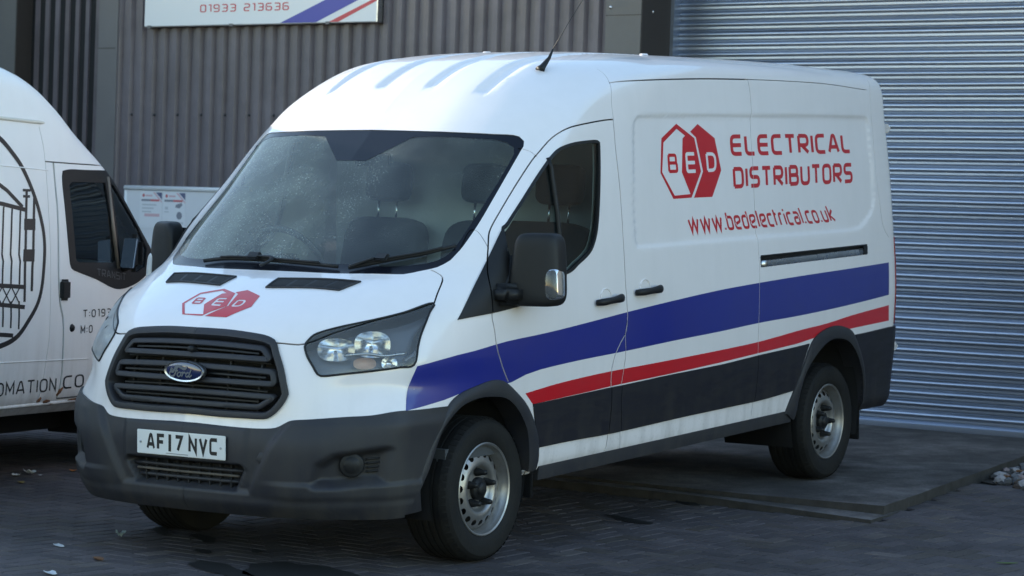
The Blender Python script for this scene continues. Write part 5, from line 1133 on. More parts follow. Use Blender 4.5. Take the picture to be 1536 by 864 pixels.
# oil and damp stains: thin irregular films just over the bricks
def blot(name, c, a, b, rot, m, n=26, z=.0045):
    ph = RNG.uniform(0, 6, 4); V = [(c[0], c[1], float(zg(c[0])) + z)]
    for k in range(n):
        t = 2 * math.pi * k / n; r_ = 1 + .22 * math.sin(2 * t + ph[0]) + .14 * math.sin(3 * t + ph[1]) + .08 * math.sin(7 * t + ph[2]); x, y = a * r_ * math.cos(t), b * r_ * math.sin(t)
        X, Y = c[0] + x * math.cos(rot) - y * math.sin(rot), c[1] + x * math.sin(rot) + y * math.cos(rot); V.append((X, Y, float(zg(X)) + z))
    return mesh(name, V, [(0, k + 1, (k + 1) % n + 1) for k in range(n)], m, ground, False)
for c, a, b, r_ in (((1.72, -.80), .12, .05, 1.2), ((1.80, -.66), .10, .035, 1.3), ((2.62, -.62), .13, .05, 1.0), ((2.78, -.55), .11, .04, 1.1), ((-.95, -.55), .36, .20, .9), ((-1.15, -.30), .30, .10, 1.0), ((-.70, .18), .10, .03, .9), ((-.50, .02), .07, .025, .9), ((-.30, .50), .16, .05, .8), ((-.2, .86), .2, .04, .8)): blot('oil_stain', c, a, b, r_, M['oil'])
# concrete slab in front of the shutter, lower strip before it
def zs(x): return .135 + .0225 * (x - 2.8)
def prism(name, poly, ztop, depth, m, jit=0):
    P = dense(np.asarray(poly, float), .12, True); P = P + RNG.normal(0, jit, P.shape) if jit else P; n = len(P)
    V = [(x, y, ztop(x, y)) for x, y in P] + [(x, y, ztop(x, y) - depth) for x, y in P]; UV_, T_ = cdt([P], []); 
    F = [tuple(range(n))] + [(k, k + n, (k + 1) % n + n, (k + 1) % n) for k in range(n)]
    o = mesh(name, V, F, [m, M['slabside']], None, False); o.data.polygons.foreach_set('material_index', [0] + [1] * n); return o
tag(prism('concrete_slab', slab_poly, lambda x, y: zs(x), .35, M['concrete'], .003), kind='structure')
tag(prism('concrete_strip', strip_poly, lambda x, y: .085 + (y + 1.8) / 1.1 * .03 if y < -.7 else .115 + (y + .7) * .004, .25, M['concrete'], .003), kind='structure')
# gravel bed at the right
def stones(name, n, poly, zf, r0, r1, mats, kind='stuff'):
    V = []; F = []; MI = []; lo, hi = np.array(poly).min(0), np.array(poly).max(0); ico = bmesh.new(); bmesh.ops.create_icosphere(ico, subdivisions=1, radius=1); iv = np.array([v.co for v in ico.verts]); fi = [tuple(v.index for v in f.verts) for f in ico.faces]; ico.free(); k = 0
    while k < n:
        p = RNG.uniform(lo, hi)
        if not inside([p], poly)[0]: continue
        s_ = RNG.uniform(r0, r1) * np.array([1, RNG.uniform(.6, 1), RNG.uniform(.45, .8)]); a = RNG.uniform(0, 6.28); W_ = iv * (1 + RNG.normal(0, .16, (len(iv), 1))) * s_; W_ = np.column_stack([W_[:, 0] * math.cos(a) - W_[:, 1] * math.sin(a), W_[:, 0] * math.sin(a) + W_[:, 1] * math.cos(a), W_[:, 2]]) + [p[0], p[1], zf + RNG.uniform(0, .03)]
        b = len(V); V += W_.tolist(); F += [tuple(i + b for i in f) for f in fi]; MI += [int(RNG.integers(0, len(mats)))] * len(fi); k += 1
    o = mesh(name, V, F, mats, None, False); o.data.polygons.foreach_set('material_index', MI); return tag(o, 'loose pale and brown stones in the bed beside the concrete slab', kind=kind)
sm = [mat('pale_stone', (.30, .28, .29), .85, bump=(60, .4)), mat('pinkish_stone', (.24, .185, .185), .85, bump=(60, .4)), mat('brown_stone', (.07, .05, .04), .9), mat('dark_stone', (.045, .042, .042), .9), mat('grey_stone', (.13, .13, .14), .9)]
tag(mesh('gravel_bed', [(x, y, .118) for x, y in bed_poly], [tuple(range(len(bed_poly)))], mat('bed_soil', (.030, .024, .020), .95, noise=(20, .7, (.06, .045, .035))), None, False), kind='structure')
stones('gravel', 900, bed_poly, .122, .018, .050, sm); 
# ------------------------------------------------------------------ warehouse front
HT = 5.3
wh_ = tag(empty('warehouse', tuple(PW)), 'brown grey corrugated warehouse front behind the two white vans', 'warehouse')
def wmesh(name, V, F, m, parent=wh_, smooth=False): return mesh(name, np.array(V) - PW, F, m, parent, smooth)
def wbox(name, h0, h1, o0, o1, z0, z1, m, parent=wh_):
    V = [wp(h, o, z) for h in (h0, h1) for o in (o0, o1) for z in (z0, z1)]
    return wmesh(name, V, [(0, 1, 3, 2), (4, 6, 7, 5), (0, 4, 5, 1), (2, 3, 7, 6), (0, 2, 6, 4), (1, 5, 7, 3)], m, parent)
def clad(name, h0, h1, off, pitch, depth, z0=-.1, z1=HT, phase=0.):
    pr = []; h = h0
    k = 0
    while True:
        b = h0 + phase + k * pitch - pitch
        for f_, d in ((0, 0), (.36, 0), (.50, 1), (.86, 1)):
            x = b + f_ * pitch
            if h0 <= x <= h1: pr.append((x, -d * depth))
        if b > h1: break
        k += 1
    V = [wp(h, off + d, z) for h, d in pr for z in (z0, z1)]; return wmesh(name, V, [(2 * i, 2 * i + 2, 2 * i + 3, 2 * i + 1) for i in range(len(pr) - 1)], M['clad'])
clad('cladding_sheet', 2.80, 8.06, -.455, .1383, .035, phase=.02)
clad('cladding_sheet', 8.24, 9.34, -.26, .130, .055)
clad('cladding_sheet', 10.3, 15.0, -.455, .1383, .035)
wbox('corner_flashing', 8.045, 8.255, -.498, -.2, -.1, HT, M['flash']); wbox('flashing_lip', 8.020, 8.045, -.499, -.45, -.1, HT, M['flash'])
wbox('flashing_joint', 8.044, 8.258, -.501, -.497, 3.04, 3.045, M['jamb'])
wbox('pier', 9.32, 10.3, -.50, .2, -.1, HT, M['pier']); wbox('pier_jamb', 9.312, 9.322, -.492, -.22, -.1, HT, M['jamb'])
wbox('door_pier', 2.492, 2.815, -.50, -.445, 0, HT, M['pier']); wbox('door_jamb', 2.484, 2.52, -.494, .05, 0, HT, M['jamb']); wbox('pier_joint', 2.490, 2.816, -.502, -.499, 3.228, 3.234, M['jamb'])
wbox('guide_rail', 2.455, 2.485, -.10, .04, .19, 4.4, M['slat'])
wbox('wall_core', 2.53, 16, -.30, 5.0, -.1, HT, M['void']); wbox('wall_core', -12, -3.65, -.30, 5.0, -.1, HT, M['void']); wbox('inside', -3.7, 2.53, .12, 5, -.1, HT, M['void'])
clad('cladding_sheet', -12, -7.5, -.455, .1383, .035); wbox('door_pier', -7.5, -3.62, -.50, -.3, 0, HT, M['pier']); wbox('lintel', -3.65, 2.53, -.47, .12, 4.3, HT, M['clad'])
for k in range(22):
    o = lathe('screw', [(0, .008), (.011, .006), (.013, 0)], M['ink'], wh_, 10); o.location = Vector(wp(7.822 - .2766 * k, -.491, 2.457) - PW); o.rotation_euler = (0, 0, R(90 - 4))
for h, z, of in ((2.772, 3.292, -.50), (2.489, 3.265, -.35)):
    o = lathe('screw', [(0, .006), (.012, .005), (.014, 0)], M['alu'], wh_, 12); o.location = Vector(wp(h, of - .001, z) - PW); o.rotation_euler = (0, 0, R(86))
# ------------------------------------------------------------------ roller shutter: every slat a part
rs = tag(empty('roller_shutter', tuple(wp(-.5, 0, .2))), 'closed galvanised roller shutter door behind the rear of the striped van', 'roller shutter')
o0 = wp(-.5, 0, .2); pit = .0772
prof = [(.008, 0.0), (-.001, .0035), (-.0055, .012), (-.0065, .021), (-.0055, .030), (-.0065, .036), (-.0115, .043), (-.0150, .052), (-.0125, .060), (-.004, .0665), (.005, .0705), (.008, .0772)]
n = len(prof); slat_mesh = []
for q in range(5):
    HS = np.linspace(-3.62, 2.47, 60); wv = np.cumsum(RNG.normal(0, .0005, 60)); wv = (wv - np.linspace(wv[0], wv[-1], 60)) * .9; wz = np.cumsum(RNG.normal(0, .00025, 60)); wz -= np.linspace(wz[0], wz[-1], 60); V = []; F = []
    for i, h in enumerate(HS):
        for d, z in prof: V.append(np.array(DH * (h + .5) + NW * (d + wv[i])) + [0, 0, z + wz[i]])
    for i in range(59): F += [(i * n + k, i * n + k + 1, (i + 1) * n + k + 1, (i + 1) * n + k) for k in range(n - 1)]
    s0 = mesh('slat', V, F, M['slat'], rs, True); slat_mesh.append(s0.data); bpy.data.objects.remove(s0)
for k in range(54):
    c = link(bpy.data.objects.new('slat', slat_mesh[int(RNG.integers(0, 5))]), rs); c.location = (float(RNG.normal(0, .001)), 0, .085 + k * pit)
V = [np.array(DH * (h + .5) + NW * d) + [0, 0, z] for h in (-3.62, 2.47) for d, z in ((.02, -.01), (-.018, -.01), (-.022, .0), (-.022, .070), (-.014, .078), (-.004, .086), (.02, .09))]
edge_split(mesh('bottom_rail', V, [(k, k + 1, 7 + k + 1, 7 + k) for k in range(6)], M['slat'], rs), 30)
# ------------------------------------------------------------------ sign high on the wall
sg = tag(empty('sign_board', tuple(wp(6.3, -.50, 3.2))), 'white sign board with red phone number and blue and red stripes above the cladding', 'sign'); so = wp(6.3, -.50, 3.2)
def smesh(name, V, F, m, par, org, sm_=False): return mesh(name, np.array(V) - org, F, m, par, sm_)
def obox(name, h0, h1, a0, a1, z0, z1, m, par, org): return smesh(name, [wp(h, o, z) for h in (h0, h1) for o in (a0, a1) for z in (z0, z1)], [(0, 1, 3, 2), (4, 6, 7, 5), (0, 4, 5, 1), (2, 3, 7, 6), (0, 2, 6, 4), (1, 5, 7, 3)], m, par, org)
obox('sign_panel', 5.03, 7.64, -.555, -.49, 3.222, 4.15, M['sign'], sg, so)
obox('sign_edge', 5.020, 5.032, -.558, -.485, 3.218, 4.152, M['alu'], sg, so); obox('sign_edge', 5.02, 7.645, -.553, -.485, 3.214, 3.2215, M['flash'], sg, so)
for h in (5.55, 6.62, 7.58): obox('sign_clip', h - .02, h + .02, -.562, -.50, 3.205, 3.228, M['flash'], sg, so)
def wprint(name, L, H, par, org, off, m): return flat_print(name, L, H, lambda UV_: np.array([wp(a, off, b) for a, b in UV_]) - org, m, par)
wprint('sign_stripe', [np.array([(6.073, 3.224), (5.676, 3.224), (5.035, 3.475), (5.035, 3.612)])], [], sg, so, -.5565, M['signblue']); wprint('sign_stripe', [np.array([(5.541, 3.224), (5.436, 3.224), (5.035, 3.388), (5.035, 3.416)])], [], sg, so, -.5565, M['signred'])
Ls, Hs, W_ = layout('01933 213636', .14, .22, .18); f_ = lambda L: np.column_stack([6.985 - np.array(L)[:, 0] / W_ * 1.007, 3.330 + np.array(L)[:, 1] * .066])
x0_ = 0
for ch in '01933 213636':
    L1, H1, w1 = layout(ch, .14, .22, .18)
    if L1: sh = lambda L: np.array(L) + [x0_, 0]; wprint('sign_digit', [f_(sh(L)) for L in L1], [f_(sh(L)) for L in H1], sg, so, -.5566, M['signred'])
    x0_ += w1 + .22
# ------------------------------------------------------------------ notice board with posters
nb = tag(empty('notice_board', tuple(wp(6.8, -.5, .2))), 'low white notice board with rounded top rail standing against the cladding', 'notice board'); no = wp(6.8, -.5, .2)
tube('top_rail', [np.array(wp(h, -.555, 1.815)) - no for h in (7.81, 6.5, 5.2)], .022, M['sign'], nb, 14); obox('board_panel', 5.2, 7.80, -.560, -.53, .75, 1.797, mat('board_panel_grey', (.66, .67, .70), .45, noise=(3, .4, (.60, .61, .64))), nb, no)
for h in (7.80, 5.22): tube('post', [np.array(wp(h, -.545, z)) - no for z in (.1, 1.0, 1.81)], .022, M['sign'], nb, 12)
def circ2(c, r_, n=24): return np.array([(c[0] + r_ * math.cos(2 * math.pi * k / n), c[1] + r_ * math.sin(2 * math.pi * k / n)) for k in range(n)])
def rect(a, b, c, d): return np.array([(a, c), (b, c), (b, d), (a, d)])
pm = mat('poster_paper', (.70, .71, .74), .5); pg = mat('poster_grey', (.22, .23, .27), .5); pr_ = mat('poster_red', (.52, .14, .15), .5); pn = mat('poster_navy', (.10, .11, .20), .5); pp = mat('poster_pale_grey', (.50, .52, .55), .5); pk_ = mat('poster_pink', (.62, .42, .45), .5)
def poster(h0, lab_, circle):
    g_ = tag(empty('poster', tuple(wp(h0, -.562, 1.52))), lab_, 'poster', 'posters on the notice board'); go = wp(h0, -.562, 1.52)
    obox('paper', h0 - .265, h0, -.5640, -.5605, 1.47, 1.782, pm, g_, go); X = lambda a, b, c, d: rect(h0 - a, h0 - b, 1.47 + c, 1.47 + d)
    wprint('printed_logo', [circ2((h0 - .045, 1.752), .016, 7)], [], g_, go, -.5645, pr_); wprint('printed_text', [X(.07, .15, .274, .288)], [], g_, go, -.5645, pk_); wprint('printed_corner', [np.array([(h0 - .19, 1.78), (h0 - .265, 1.78), (h0 - .265, 1.72)])], [], g_, go, -.5645, pn); wprint('printed_corner', [np.array([(h0 - .155, 1.78), (h0 - .18, 1.78), (h0 - .265, 1.705), (h0 - .265, 1.69)])], [], g_, go, -.5645, pk_)
    wprint('printed_bar', [X(.02, .125, .232, .250)], [], g_, go, -.5645, pg); wprint('printed_bar', [X(.125, .235, .232, .250)], [], g_, go, -.5645, pr_)
    if circle:
        wprint('printed_seal', [circ2((h0 - .20, 1.585), .033)], [], g_, go, -.5645, pg); wprint('printed_picture', [X(.03, .065, .165, .190), X(.02, .075, .140, .150)], [], g_, go, -.5645, pp); wprint('printed_picture', [np.array([(h0 - .15, 1.655), (h0 - .20, 1.648), (h0 - .235, 1.675), (h0 - .225, 1.695), (h0 - .16, 1.68)])], [], g_, go, -.5645, pg)
        wprint('printed_bar', [X(.15, .25, .04, .06)], [], g_, go, -.5645, pp)
    else:
        for k in range(3): wprint('printed_text', [X(.03, .20 - .03 * k, .195 - .03 * k, .208 - .03 * k)], [], g_, go, -.5645, pp)
        wprint('printed_text', [X(.06, .24, .10, .125)], [], g_, go, -.5645, pk_)
poster(7.62, 'poster without a round seal, nearest the end of the notice board', False); poster(7.345, 'poster with grey round seal between the other poster and the striped van', True)
# ------------------------------------------------------------------ unseen block added at the left to shade the scene
nbd = tag(empty('shade_block', (-4, 13.2, 0)), 'unseen brown grey block added on the left to shade the vans and warehouse', 'shade blocker')
def nbox(name, lo, hi, m): return box(name, tuple(np.array(lo) - [-4, 13.2, 0]), tuple(np.array(hi) - [-4, 13.2, 0]), m, nbd)
nbox('wall', (-16, 12.6, -.3), (8.2, 20, 3.45), M['clad']); nbox('block_tall_end', (3.0, 12.55, -.3), (8.25, 20.1, 6.2), M['clad']); nbox('block_top_edge', (-16.1, 12.5, 3.45), (3.0, 20, 3.58), M['flash'])  # low part shades the vans, added taller part keeps the cladding in shade
# ------------------------------------------------------------------ the second van, nose to the warehouse
v2 = tag(empty('panel_van', (.9024 - .1595 * .985, 2.705 + .9872 * .985, .03)), 'older white panel van with a black gate emblem, parked on the left', 'van'); v2.rotation_euler = (0, 0, math.atan2(.1595, .9872))
ZO = -.02
YS2 = np.array([[.40, .93], [.48, .965], [.72, .985], [1.0, .985], [1.25, .975], [1.55, .945], [1.84, .905], [2.09, .875], [2.2, .85], [2.40, .78], [2.6, .62]])
ZT2 = np.array([(-3.5, 2.48), (-2.0, 2.48), (-.27, 2.435), (-.08, 2.41), (.05, 2.375), (.18, 2.315), (.34, 2.21), (.49, 2.095), (.76, 1.925), (.87, 1.84), (1.28, 1.40), (1.36, 1.27), (1.50, 1.19), (1.75, 1.11), (1.95, .98), (2.05, .80), (2.08, .60)])
def sec2(x, n=60):
    zt = float(np.interp(x, ZT2[:, 0], ZT2[:, 1])); ys = lambda z: float(np.interp(z, YS2[:, 0], YS2[:, 1])); nose = sstep(np.array([x]), 1.3, 2.08)[0]
    k = 1 - .30 * nose ** 2; zb = .44 - .10 * nose; r_ = min(.14, (zt - zb) * .3)
    pts = [(ys(zb) * .93, zb - .04), (ys(zb), zb)]
    for z in np.linspace(zb + .03, zt - r_, 14): pts.append((ys(z), z))
    y0 = ys(zt - r_)
    for a in np.linspace(10, 90, 7): pts.append((y0 - r_ * 1.0 * (1 - math.cos(R(a))), zt - r_ + r_ * math.sin(R(a))))
    for t in np.linspace(.15, 1, 8): pts.append(((y0 - r_) * (1 - t), zt + .05 * math.sin(t * math.pi / 2)))
    P = np.array(pts) * [k, 1]; s = np.r_[0, np.cumsum(np.linalg.norm(np.diff(P, axis=0), axis=1))]; P = np.stack([np.interp(np.linspace(0, s[-1], n), s, P[:, i]) for i in (0, 1)], 1)
    return np.column_stack([np.full(n, x), P])
XS2 = np.concatenate([np.linspace(-3.0, -.6, 40, endpoint=False), np.linspace(-.6, 2.08, 170)])
B2 = np.array([sec2(x) for x in XS2]).transpose(1, 0, 2); B2 = smooth_grid(B2, 3); B2[-1, :, 1] = 0; B2[:, :, 2] += ZO
u2 = np.r_[0, np.cumsum(np.diff(XS2))]; G2 = Surf(np.linspace(0, u2[-1], 300), np.linspace(0, 3.3, 60), np.stack([np.stack([np.interp(np.linspace(-3.0, 2.08, 300), XS2, B2[j, :, k]) for k in range(3)], 1) for j in range(60)])); G2.orient((0, 0, 1.2))
def fx(L):
    L = np.asarray(L, float).copy(); L[:, 0] += 1.45 * (.985 - np.interp(L[:, 1], YS2[:, 0], YS2[:, 1])); return L   # outlines lie on the leaning flank
def s2(L, st=.05, closed=True): return G2.side([(x, z + ZO) for x, z in dense(fx(L), st, closed)])
winA = s2(curve([(.16, 1.79), (.21, 1.83), (.42, 1.835), (.66, 1.838), (.72, 1.825), (.98, 1.62), (1.22, 1.395), (1.26, 1.32), (1.20, 1.25), (1.02, 1.16), (.80, 1.125), (.56, 1.185), (.36, 1.228), (.29, 1.25), (.265, 1.30), (.21, 1.56)], 90, True))
pane1 = s2([(.235, 1.74), (.27, 1.76), (.63, 1.765), (.655, 1.70), (.775, 1.30), (.75, 1.285), (.36, 1.285), (.33, 1.30)]); pane2 = s2([(.70, 1.76), (.735, 1.75), (1.02, 1.50), (1.13, 1.37), (1.115, 1.26), (1.02, 1.225), (.84, 1.265), (.825, 1.30)])
wsc2 = np.vstack([G2.inv([(.50, 0, 2.10), (.56, .55, 2.06), (.66, .70, 1.98), (.94, .72, 1.74), (1.25, .80, 1.40), (1.40, .70, 1.26), (1.46, 0, 1.28)])]); wsc2[0, 1] = wsc2[-1, 1] = 3.32
fw, rw = s2([(1.22 + .40 * math.cos(a), .36 + .40 * math.sin(a)) for a in np.linspace(0, math.pi, 20)], .5), s2([(-2.1 + .42 * math.cos(a), .36 + .42 * math.sin(a)) for a in np.linspace(0, math.pi, 20)], .5)
wells = [np.vstack([[(L[0][0], -.02)], L, [(L[-1][0], -.02)]]) for L in (fw, rw)]
gp = {}
def gap2(L, w, st=.04):
    g_ = s2(curve(L, 30), .2, False); a, b = G2.ribbon(g_, w); return g_, np.vstack([a, b[::-1]])
GL2 = [gap2([(.065, 1.865), (.10, 1.70), (.13, 1.54), (.155, 1.20), (.175, 1.05), (.215, .95), (.225, .75), (.215, .60), (.19, .485)], .009), gap2([(-.02, 1.87), (.30, 1.868), (.65, 1.865), (.74, 1.835)], .004), gap2([(.195, .487), (.6, .492), (.9, .50)], .004), gap2([(-.09, 2.07), (-.02, 1.87), (.06, 1.35), (.075, .90), (.04, .67), (-.005, .49)], .0022), gap2([(-.48, 1.832), (-.2, 1.826), (.01, 1.82)], .003), gap2([(-.42, .718), (.04, .716), (.5, .712)], .003)]
D2 = np.vstack([dense([(0, 0), (u2[-1], 0)], .05), dense([(u2[-1], 0), (u2[-1], 3.3)], .05), dense([(u2[-1], 3.3), (0, 3.3)], .05), dense([(0, 3.3), (0, 0)], .05)])
U2, T2 = cdt([D2, winA, pane1, pane2, wsc2] + wells + [g_[1] for g_ in GL2], G2.lattice([D2], .05, .05)); C2 = U2[T2].mean(1); lb2 = np.full(len(T2), 'body', dtype='<U8')
for nm, L in (('frame', winA), ('p1', pane1), ('p2', pane2), ('ws', wsc2)) + tuple(('gap', g_[1]) for g_ in GL2[:2] + GL2[3:4]) + (('none', wells[0]), ('none', wells[1])): lb2[inside(C2, L)] = nm
lb2[(C2[:, 1] < 0) | (C2[:, 0] < 0) | (C2[:, 0] > u2[-1]) | (C2[:, 1] > 3.3)] = 'none'
G2.lift('body', U2, T2[lb2 == 'body'], M['white2'], v2, 0, 0, .012)
for s in (-1, 1):
    wf = G2.lift('window_frame', U2, T2[lb2 == 'frame'], M['plastic2'], v2, .004, s, .02); G2.lift('window_pane', U2, T2[lb2 == 'p1'], M['v2glass'], wf, -.004, s); G2.lift('window_pane', U2, T2[lb2 == 'p2'], M['v2glass'], wf, -.004, s)
G2.lift('windscreen', U2, T2[lb2 == 'ws'], M['v2glass'], v2, -.004, 0)
def put2(L, off, s=-1):
    uv = G2.side([(x, z + ZO) for x, z in fx(L)]); return (G2.P(uv) + G2.Nn(uv) * off) * [1, s, 1]
def gv2(name, g_, w, m):
    a, b = G2.ribbon(g_, w); n = len(a); Pa, Pb, Na, Nb = G2.P(a), G2.P(b), G2.Nn(a), G2.Nn(b); V = np.vstack([Pa - Na * .002, Pa - Na * .012, Pb - Nb * .012, Pb - Nb * .002]); F = [(k * n + i, k * n + i + 1, (k + 1) * n + i + 1, (k + 1) * n + i) for i in range(n - 1) for k in range(3)]
    for s in (-1, 1): mesh(name, V * [1, s, 1], F, m, v2, False)
mg = mat('grey_sealant', (.10, .12, .13), .7); mc = mat('shadow_gap', (.06, .06, .06), .8)
gv2('door_gap', GL2[0][0], .010, mg); gv2('panel_gap', GL2[1][0], .005, mc); gv2('panel_gap', GL2[3][0], .003, mc)
for k in (2, 4, 5): tube('panel_crease', (G2.P(GL2[k][0]) + G2.Nn(GL2[k][0]) * .000) * [1, -1, 1], .004, mc if k == 2 else M['white2'], v2, 6)
tube('window_divider', put2([(.665, 1.80), (.73, 1.50), (.80, 1.25)], .004), .013, mat('brown_grey_strip', (.16, .13, .10), .4), v2, 8)
tube('roof_moulding', put2([(-2.8, 2.10), (-1.2, 2.105), (-.5, 2.10), (-.09, 2.095), (.33, 2.087)], .004), .011, mat('cream_strip', (.62, .60, .53), .5), v2, 8)
q = put2([(.215, 1.125)], .0)[0]; bm = bmesh.new(); add_box(bm, (-.050, -.022, -.062), (.050, .012, .062)); o = bmobj('door_handle', bm, M['plastic2'], v2, bevel=.016, seg=3); o.location = q
q = put2([(.31, .90)], .0)[0]; o = lathe('lock', [(0, .012), (.018, .010), (.024, 0)], M['plastic2'], v2, 20); o.location = q; o.rotation_euler = (R(180), 0, 0)
tube('sill_edge', put2([(-2.6, .455), (-1, .455), (-.4, .455), (.2, .46), (.85, .472)], -.004), .014, M['white2'], v2, 8)
for a, b in (((-.05, .462), (.30, .468)), ((.18, .505), (.235, .55)), ((-.015, .478), (.02, .50)), ((.05, .47), (.12, .475)), ((.30, .468), (.62, .475))):
    m_ = ((a[0] + b[0]) / 2, (a[1] + b[1]) / 2 + RNG.uniform(-.008, .008)); tube('rust_patch', put2([a, m_, b], .0), [.006, .011, .006], M['rust'], v2, 6, flat=(1, 1.1))
e_ = B2[:, 0].copy(); ring_ = np.vstack([e_, (e_ * [1, -1, 1])[::-1][1:]]); rear_ = np.vstack([ring_ + [0, 0, 0], ring_ * [1, .96, 1] + [-.05, 0, 0]]); n_ = len(ring_)
mesh('rear_end', rear_, [(k, k + 1, n_ + k + 1, n_ + k) for k in range(n_ - 1)] + [tuple(range(n_, 2 * n_))], M['white2'], v2, False)
for s in (-1, 1):
    box('rear_door', (-3.075, min(.01 * s, .80 * s), .62), (-3.052, max(.01 * s, .80 * s), 2.15), M['white2'], v2, .01)
    box('rear_lamp', (-3.08, min(.83 * s, .91 * s), .95), (-3.045, max(.83 * s, .91 * s), 1.5), M['tail'], v2, .01)
box('rear_bumper', (-3.16, -.92, .36), (-2.98, .92, .58), M['plastic'], v2, .03)
# gate emblem (black print on the side)
def st2(name, L, w, off=.0015): 
    lp = []
    for P_ in L: lp += stroke(dense(np.asarray(P_, float), .04), w if not isinstance(w, dict) else w['w'])
    return lp
em = []
circ_ = curve([(-.97, 1.40), (-.90, 1.70), (-.75, 1.92), (-.62, 2.01), (-.49, 1.985), (-.35, 1.90), (-.25, 1.82), (-.14, 1.69), (-.05, 1.54), (-.005, 1.39), (-.01, 1.20), (-.055, 1.055), (-.155, .945), (-.265, .86), (-.42, .815), (-.62, .80), (-.80, .92), (-.93, 1.12)], 90, True)
ring_o, ring_i = stroke(circ_, .030, closed=True); Aa = [np.abs(np.sum(l[:, 0] * np.roll(l[:, 1], -1) - np.roll(l[:, 0], -1) * l[:, 1])) for l in (ring_o, ring_i)]
if Aa[0] < Aa[1]: ring_o, ring_i = ring_i, ring_o
bars = [[(x, 1.60 - (x + .45) * .02), (x - .004, 1.33), (x + .012, 1.29), (x + .008, 1.16)] for x in (-.60, -.515, -.43, -.345, -.26)] + [[(x, 1.065), (x + .006, .98), (x + .004, .93 - (x + .5) * .1)] for x in (-.57, -.49, -.41, -.33, -.25)]
bars2 = [[(-.205, 1.70), (-.20, 1.40), (-.195, 1.06)], [(-.125, 1.66), (-.12, 1.35), (-.125, 1.12)], [(-.66, 1.63), (-.45, 1.615), (-.21, 1.585)], [(-.66, 1.165), (-.45, 1.155), (-.20, 1.145)], [(-.66, 1.06), (-.45, 1.048), (-.19, 1.03)], [(-.66, .895), (-.45, .88), (-.30, .87)], [(-.66, 1.72), (-.50, 1.73), (-.40, 1.69), (-.24, 1.60)]]
xx = [[(x, 1.145), (x + .085, 1.05)] for x in (-.60, -.51, -.42, -.33)] + [[(x, 1.05), (x + .085, 1.145)] for x in (-.60, -.51, -.42, -.33)]
blk = [rect(-.22, -.105, z0, z1) for z0, z1 in ((1.47, 1.535), (1.29, 1.36))] + [rect(-.245, -.165, 1.69, 1.705), rect(-.24, -.17, 1.655, 1.67)]
def print2(name, loops, holes=()): return G2.sheet(name, [G2.side([(x, z + ZO) for x, z in dense(fx(L), .04, True)]) for L in loops], M['ink'], v2, .0015, -1, [G2.side([(x, z + ZO) for x, z in dense(fx(L), .04, True)]) for L in holes], du=.2, dv=.2)
print2('gate_emblem_ring', [ring_o], [ring_i]); print2('gate_emblem_bars', st2('', bars, .016) + st2('', bars2, .024) + blk); print2('gate_emblem_lattice', st2('', xx, .010))
def print_text2(name, txt, x0, x1, z0, z1, th=.10, gap=.24, rise=0.):
    Ls, Hs, W = layout(txt, th, gap, .3); f_ = lambda L: np.column_stack([x0 + np.array(L)[:, 0] / W * (x1 - x0), z0 + np.array(L)[:, 1] * (z1 - z0) + rise * np.array(L)[:, 0] / W]); print2(name, [f_(L) for L in Ls], [f_(L) for L in Hs])
print_text2('lettering', 'OMATION', -.455, .165, .525, .605, .125, .17, .008); print_text2('lettering', 'CO.', .235, .50, .540, .618, .125, .18, .006)
print_text2('lettering', 'T:01933', .425, .80, .957, 1.005, .15, .27, .006); print_text2('lettering', 'M:0', .405, .535, .862, .910, .15, .27, .004)
Ls, Hs, W = layout('TRANSIT', .12, .2, .05); uvf = lambda L: G2.side([(.575 + p[0] / W * .325, 1.205 + p[1] * .045 - p[0] / W * .03 + ZO) for p in dense(L, .3, True)])
G2.sheet('window_script', [uvf(L) for L in Ls], mat('grey_script', (.075, .08, .085), .4), v2, .0060, -1, [uvf(L) for L in Hs], du=.3, dv=.3)
# mirrors, wheels, lamps, cab
for s in (-1, 1):
    mq = empty('door_mirror'); mq.parent = v2
    for nm, lo, hi, m_, bv in (('mirror_housing', (.835, .985, 1.21), (.93, 1.105, 1.44), M['plastic2'], .045), ('mirror_glass', (.818, 1.00, 1.235), (.835, 1.095, 1.415), M['dullmirror'], .004)):
        bm = bmesh.new(); v_ = add_box(bm, lo, hi)
        for q_ in v_: q_.co.x += .22 * (q_.co.z - 1.34) if nm == 'mirror_glass' else 0
        o = bmobj(nm, bm, m_, mq, bevel=bv, seg=3); o.data.transform(Matrix.Scale(s, 4, (0, 1, 0)))
    tube('mirror_arm', [(.87, .93 * s, 1.22), (.88, 1.04 * s, 1.26)], .03, M['plastic2'], mq, 10)
    for x in (1.22, -2.1):
        w2 = empty('wheel'); w2.parent = v2; w2.location = (x, .93 * s, .325 + ZO); w2.rotation_euler = (0, 0, 0 if s > 0 else math.pi)
        lathe('tyre', [(.20, 0), (.25, .012), (.29, .010), (.318, -.01), (.325, -.03), (.325, -.18), (.30, -.20), (.2, -.19)], M['rubber'], w2, 56); lathe('rim', [(0, -.01), (.06, -.012), (.08, -.04), (.12, -.03), (.17, -.04), (.19, -.02), (.203, .002)], M['steel'], w2, 48)
    well_ = [(1.22, .40), (-2.1, .42)]
    hl2 = G2.side([(x, z) for x, z in dense([(1.78, 1.03), (2.0, .90), (2.03, .76), (1.86, .78), (1.74, .92)], .05, True)]); G2.sheet('headlamp', [hl2], M['lampdark'], v2, .004, s, du=.05, dv=.05)
for cx, r_ in ((1.22, .41), (-2.1, .43)):
    for s in (-1, 1): o = well('arch_liner', cx, .36, r_, s, .5, .95); o.parent = v2
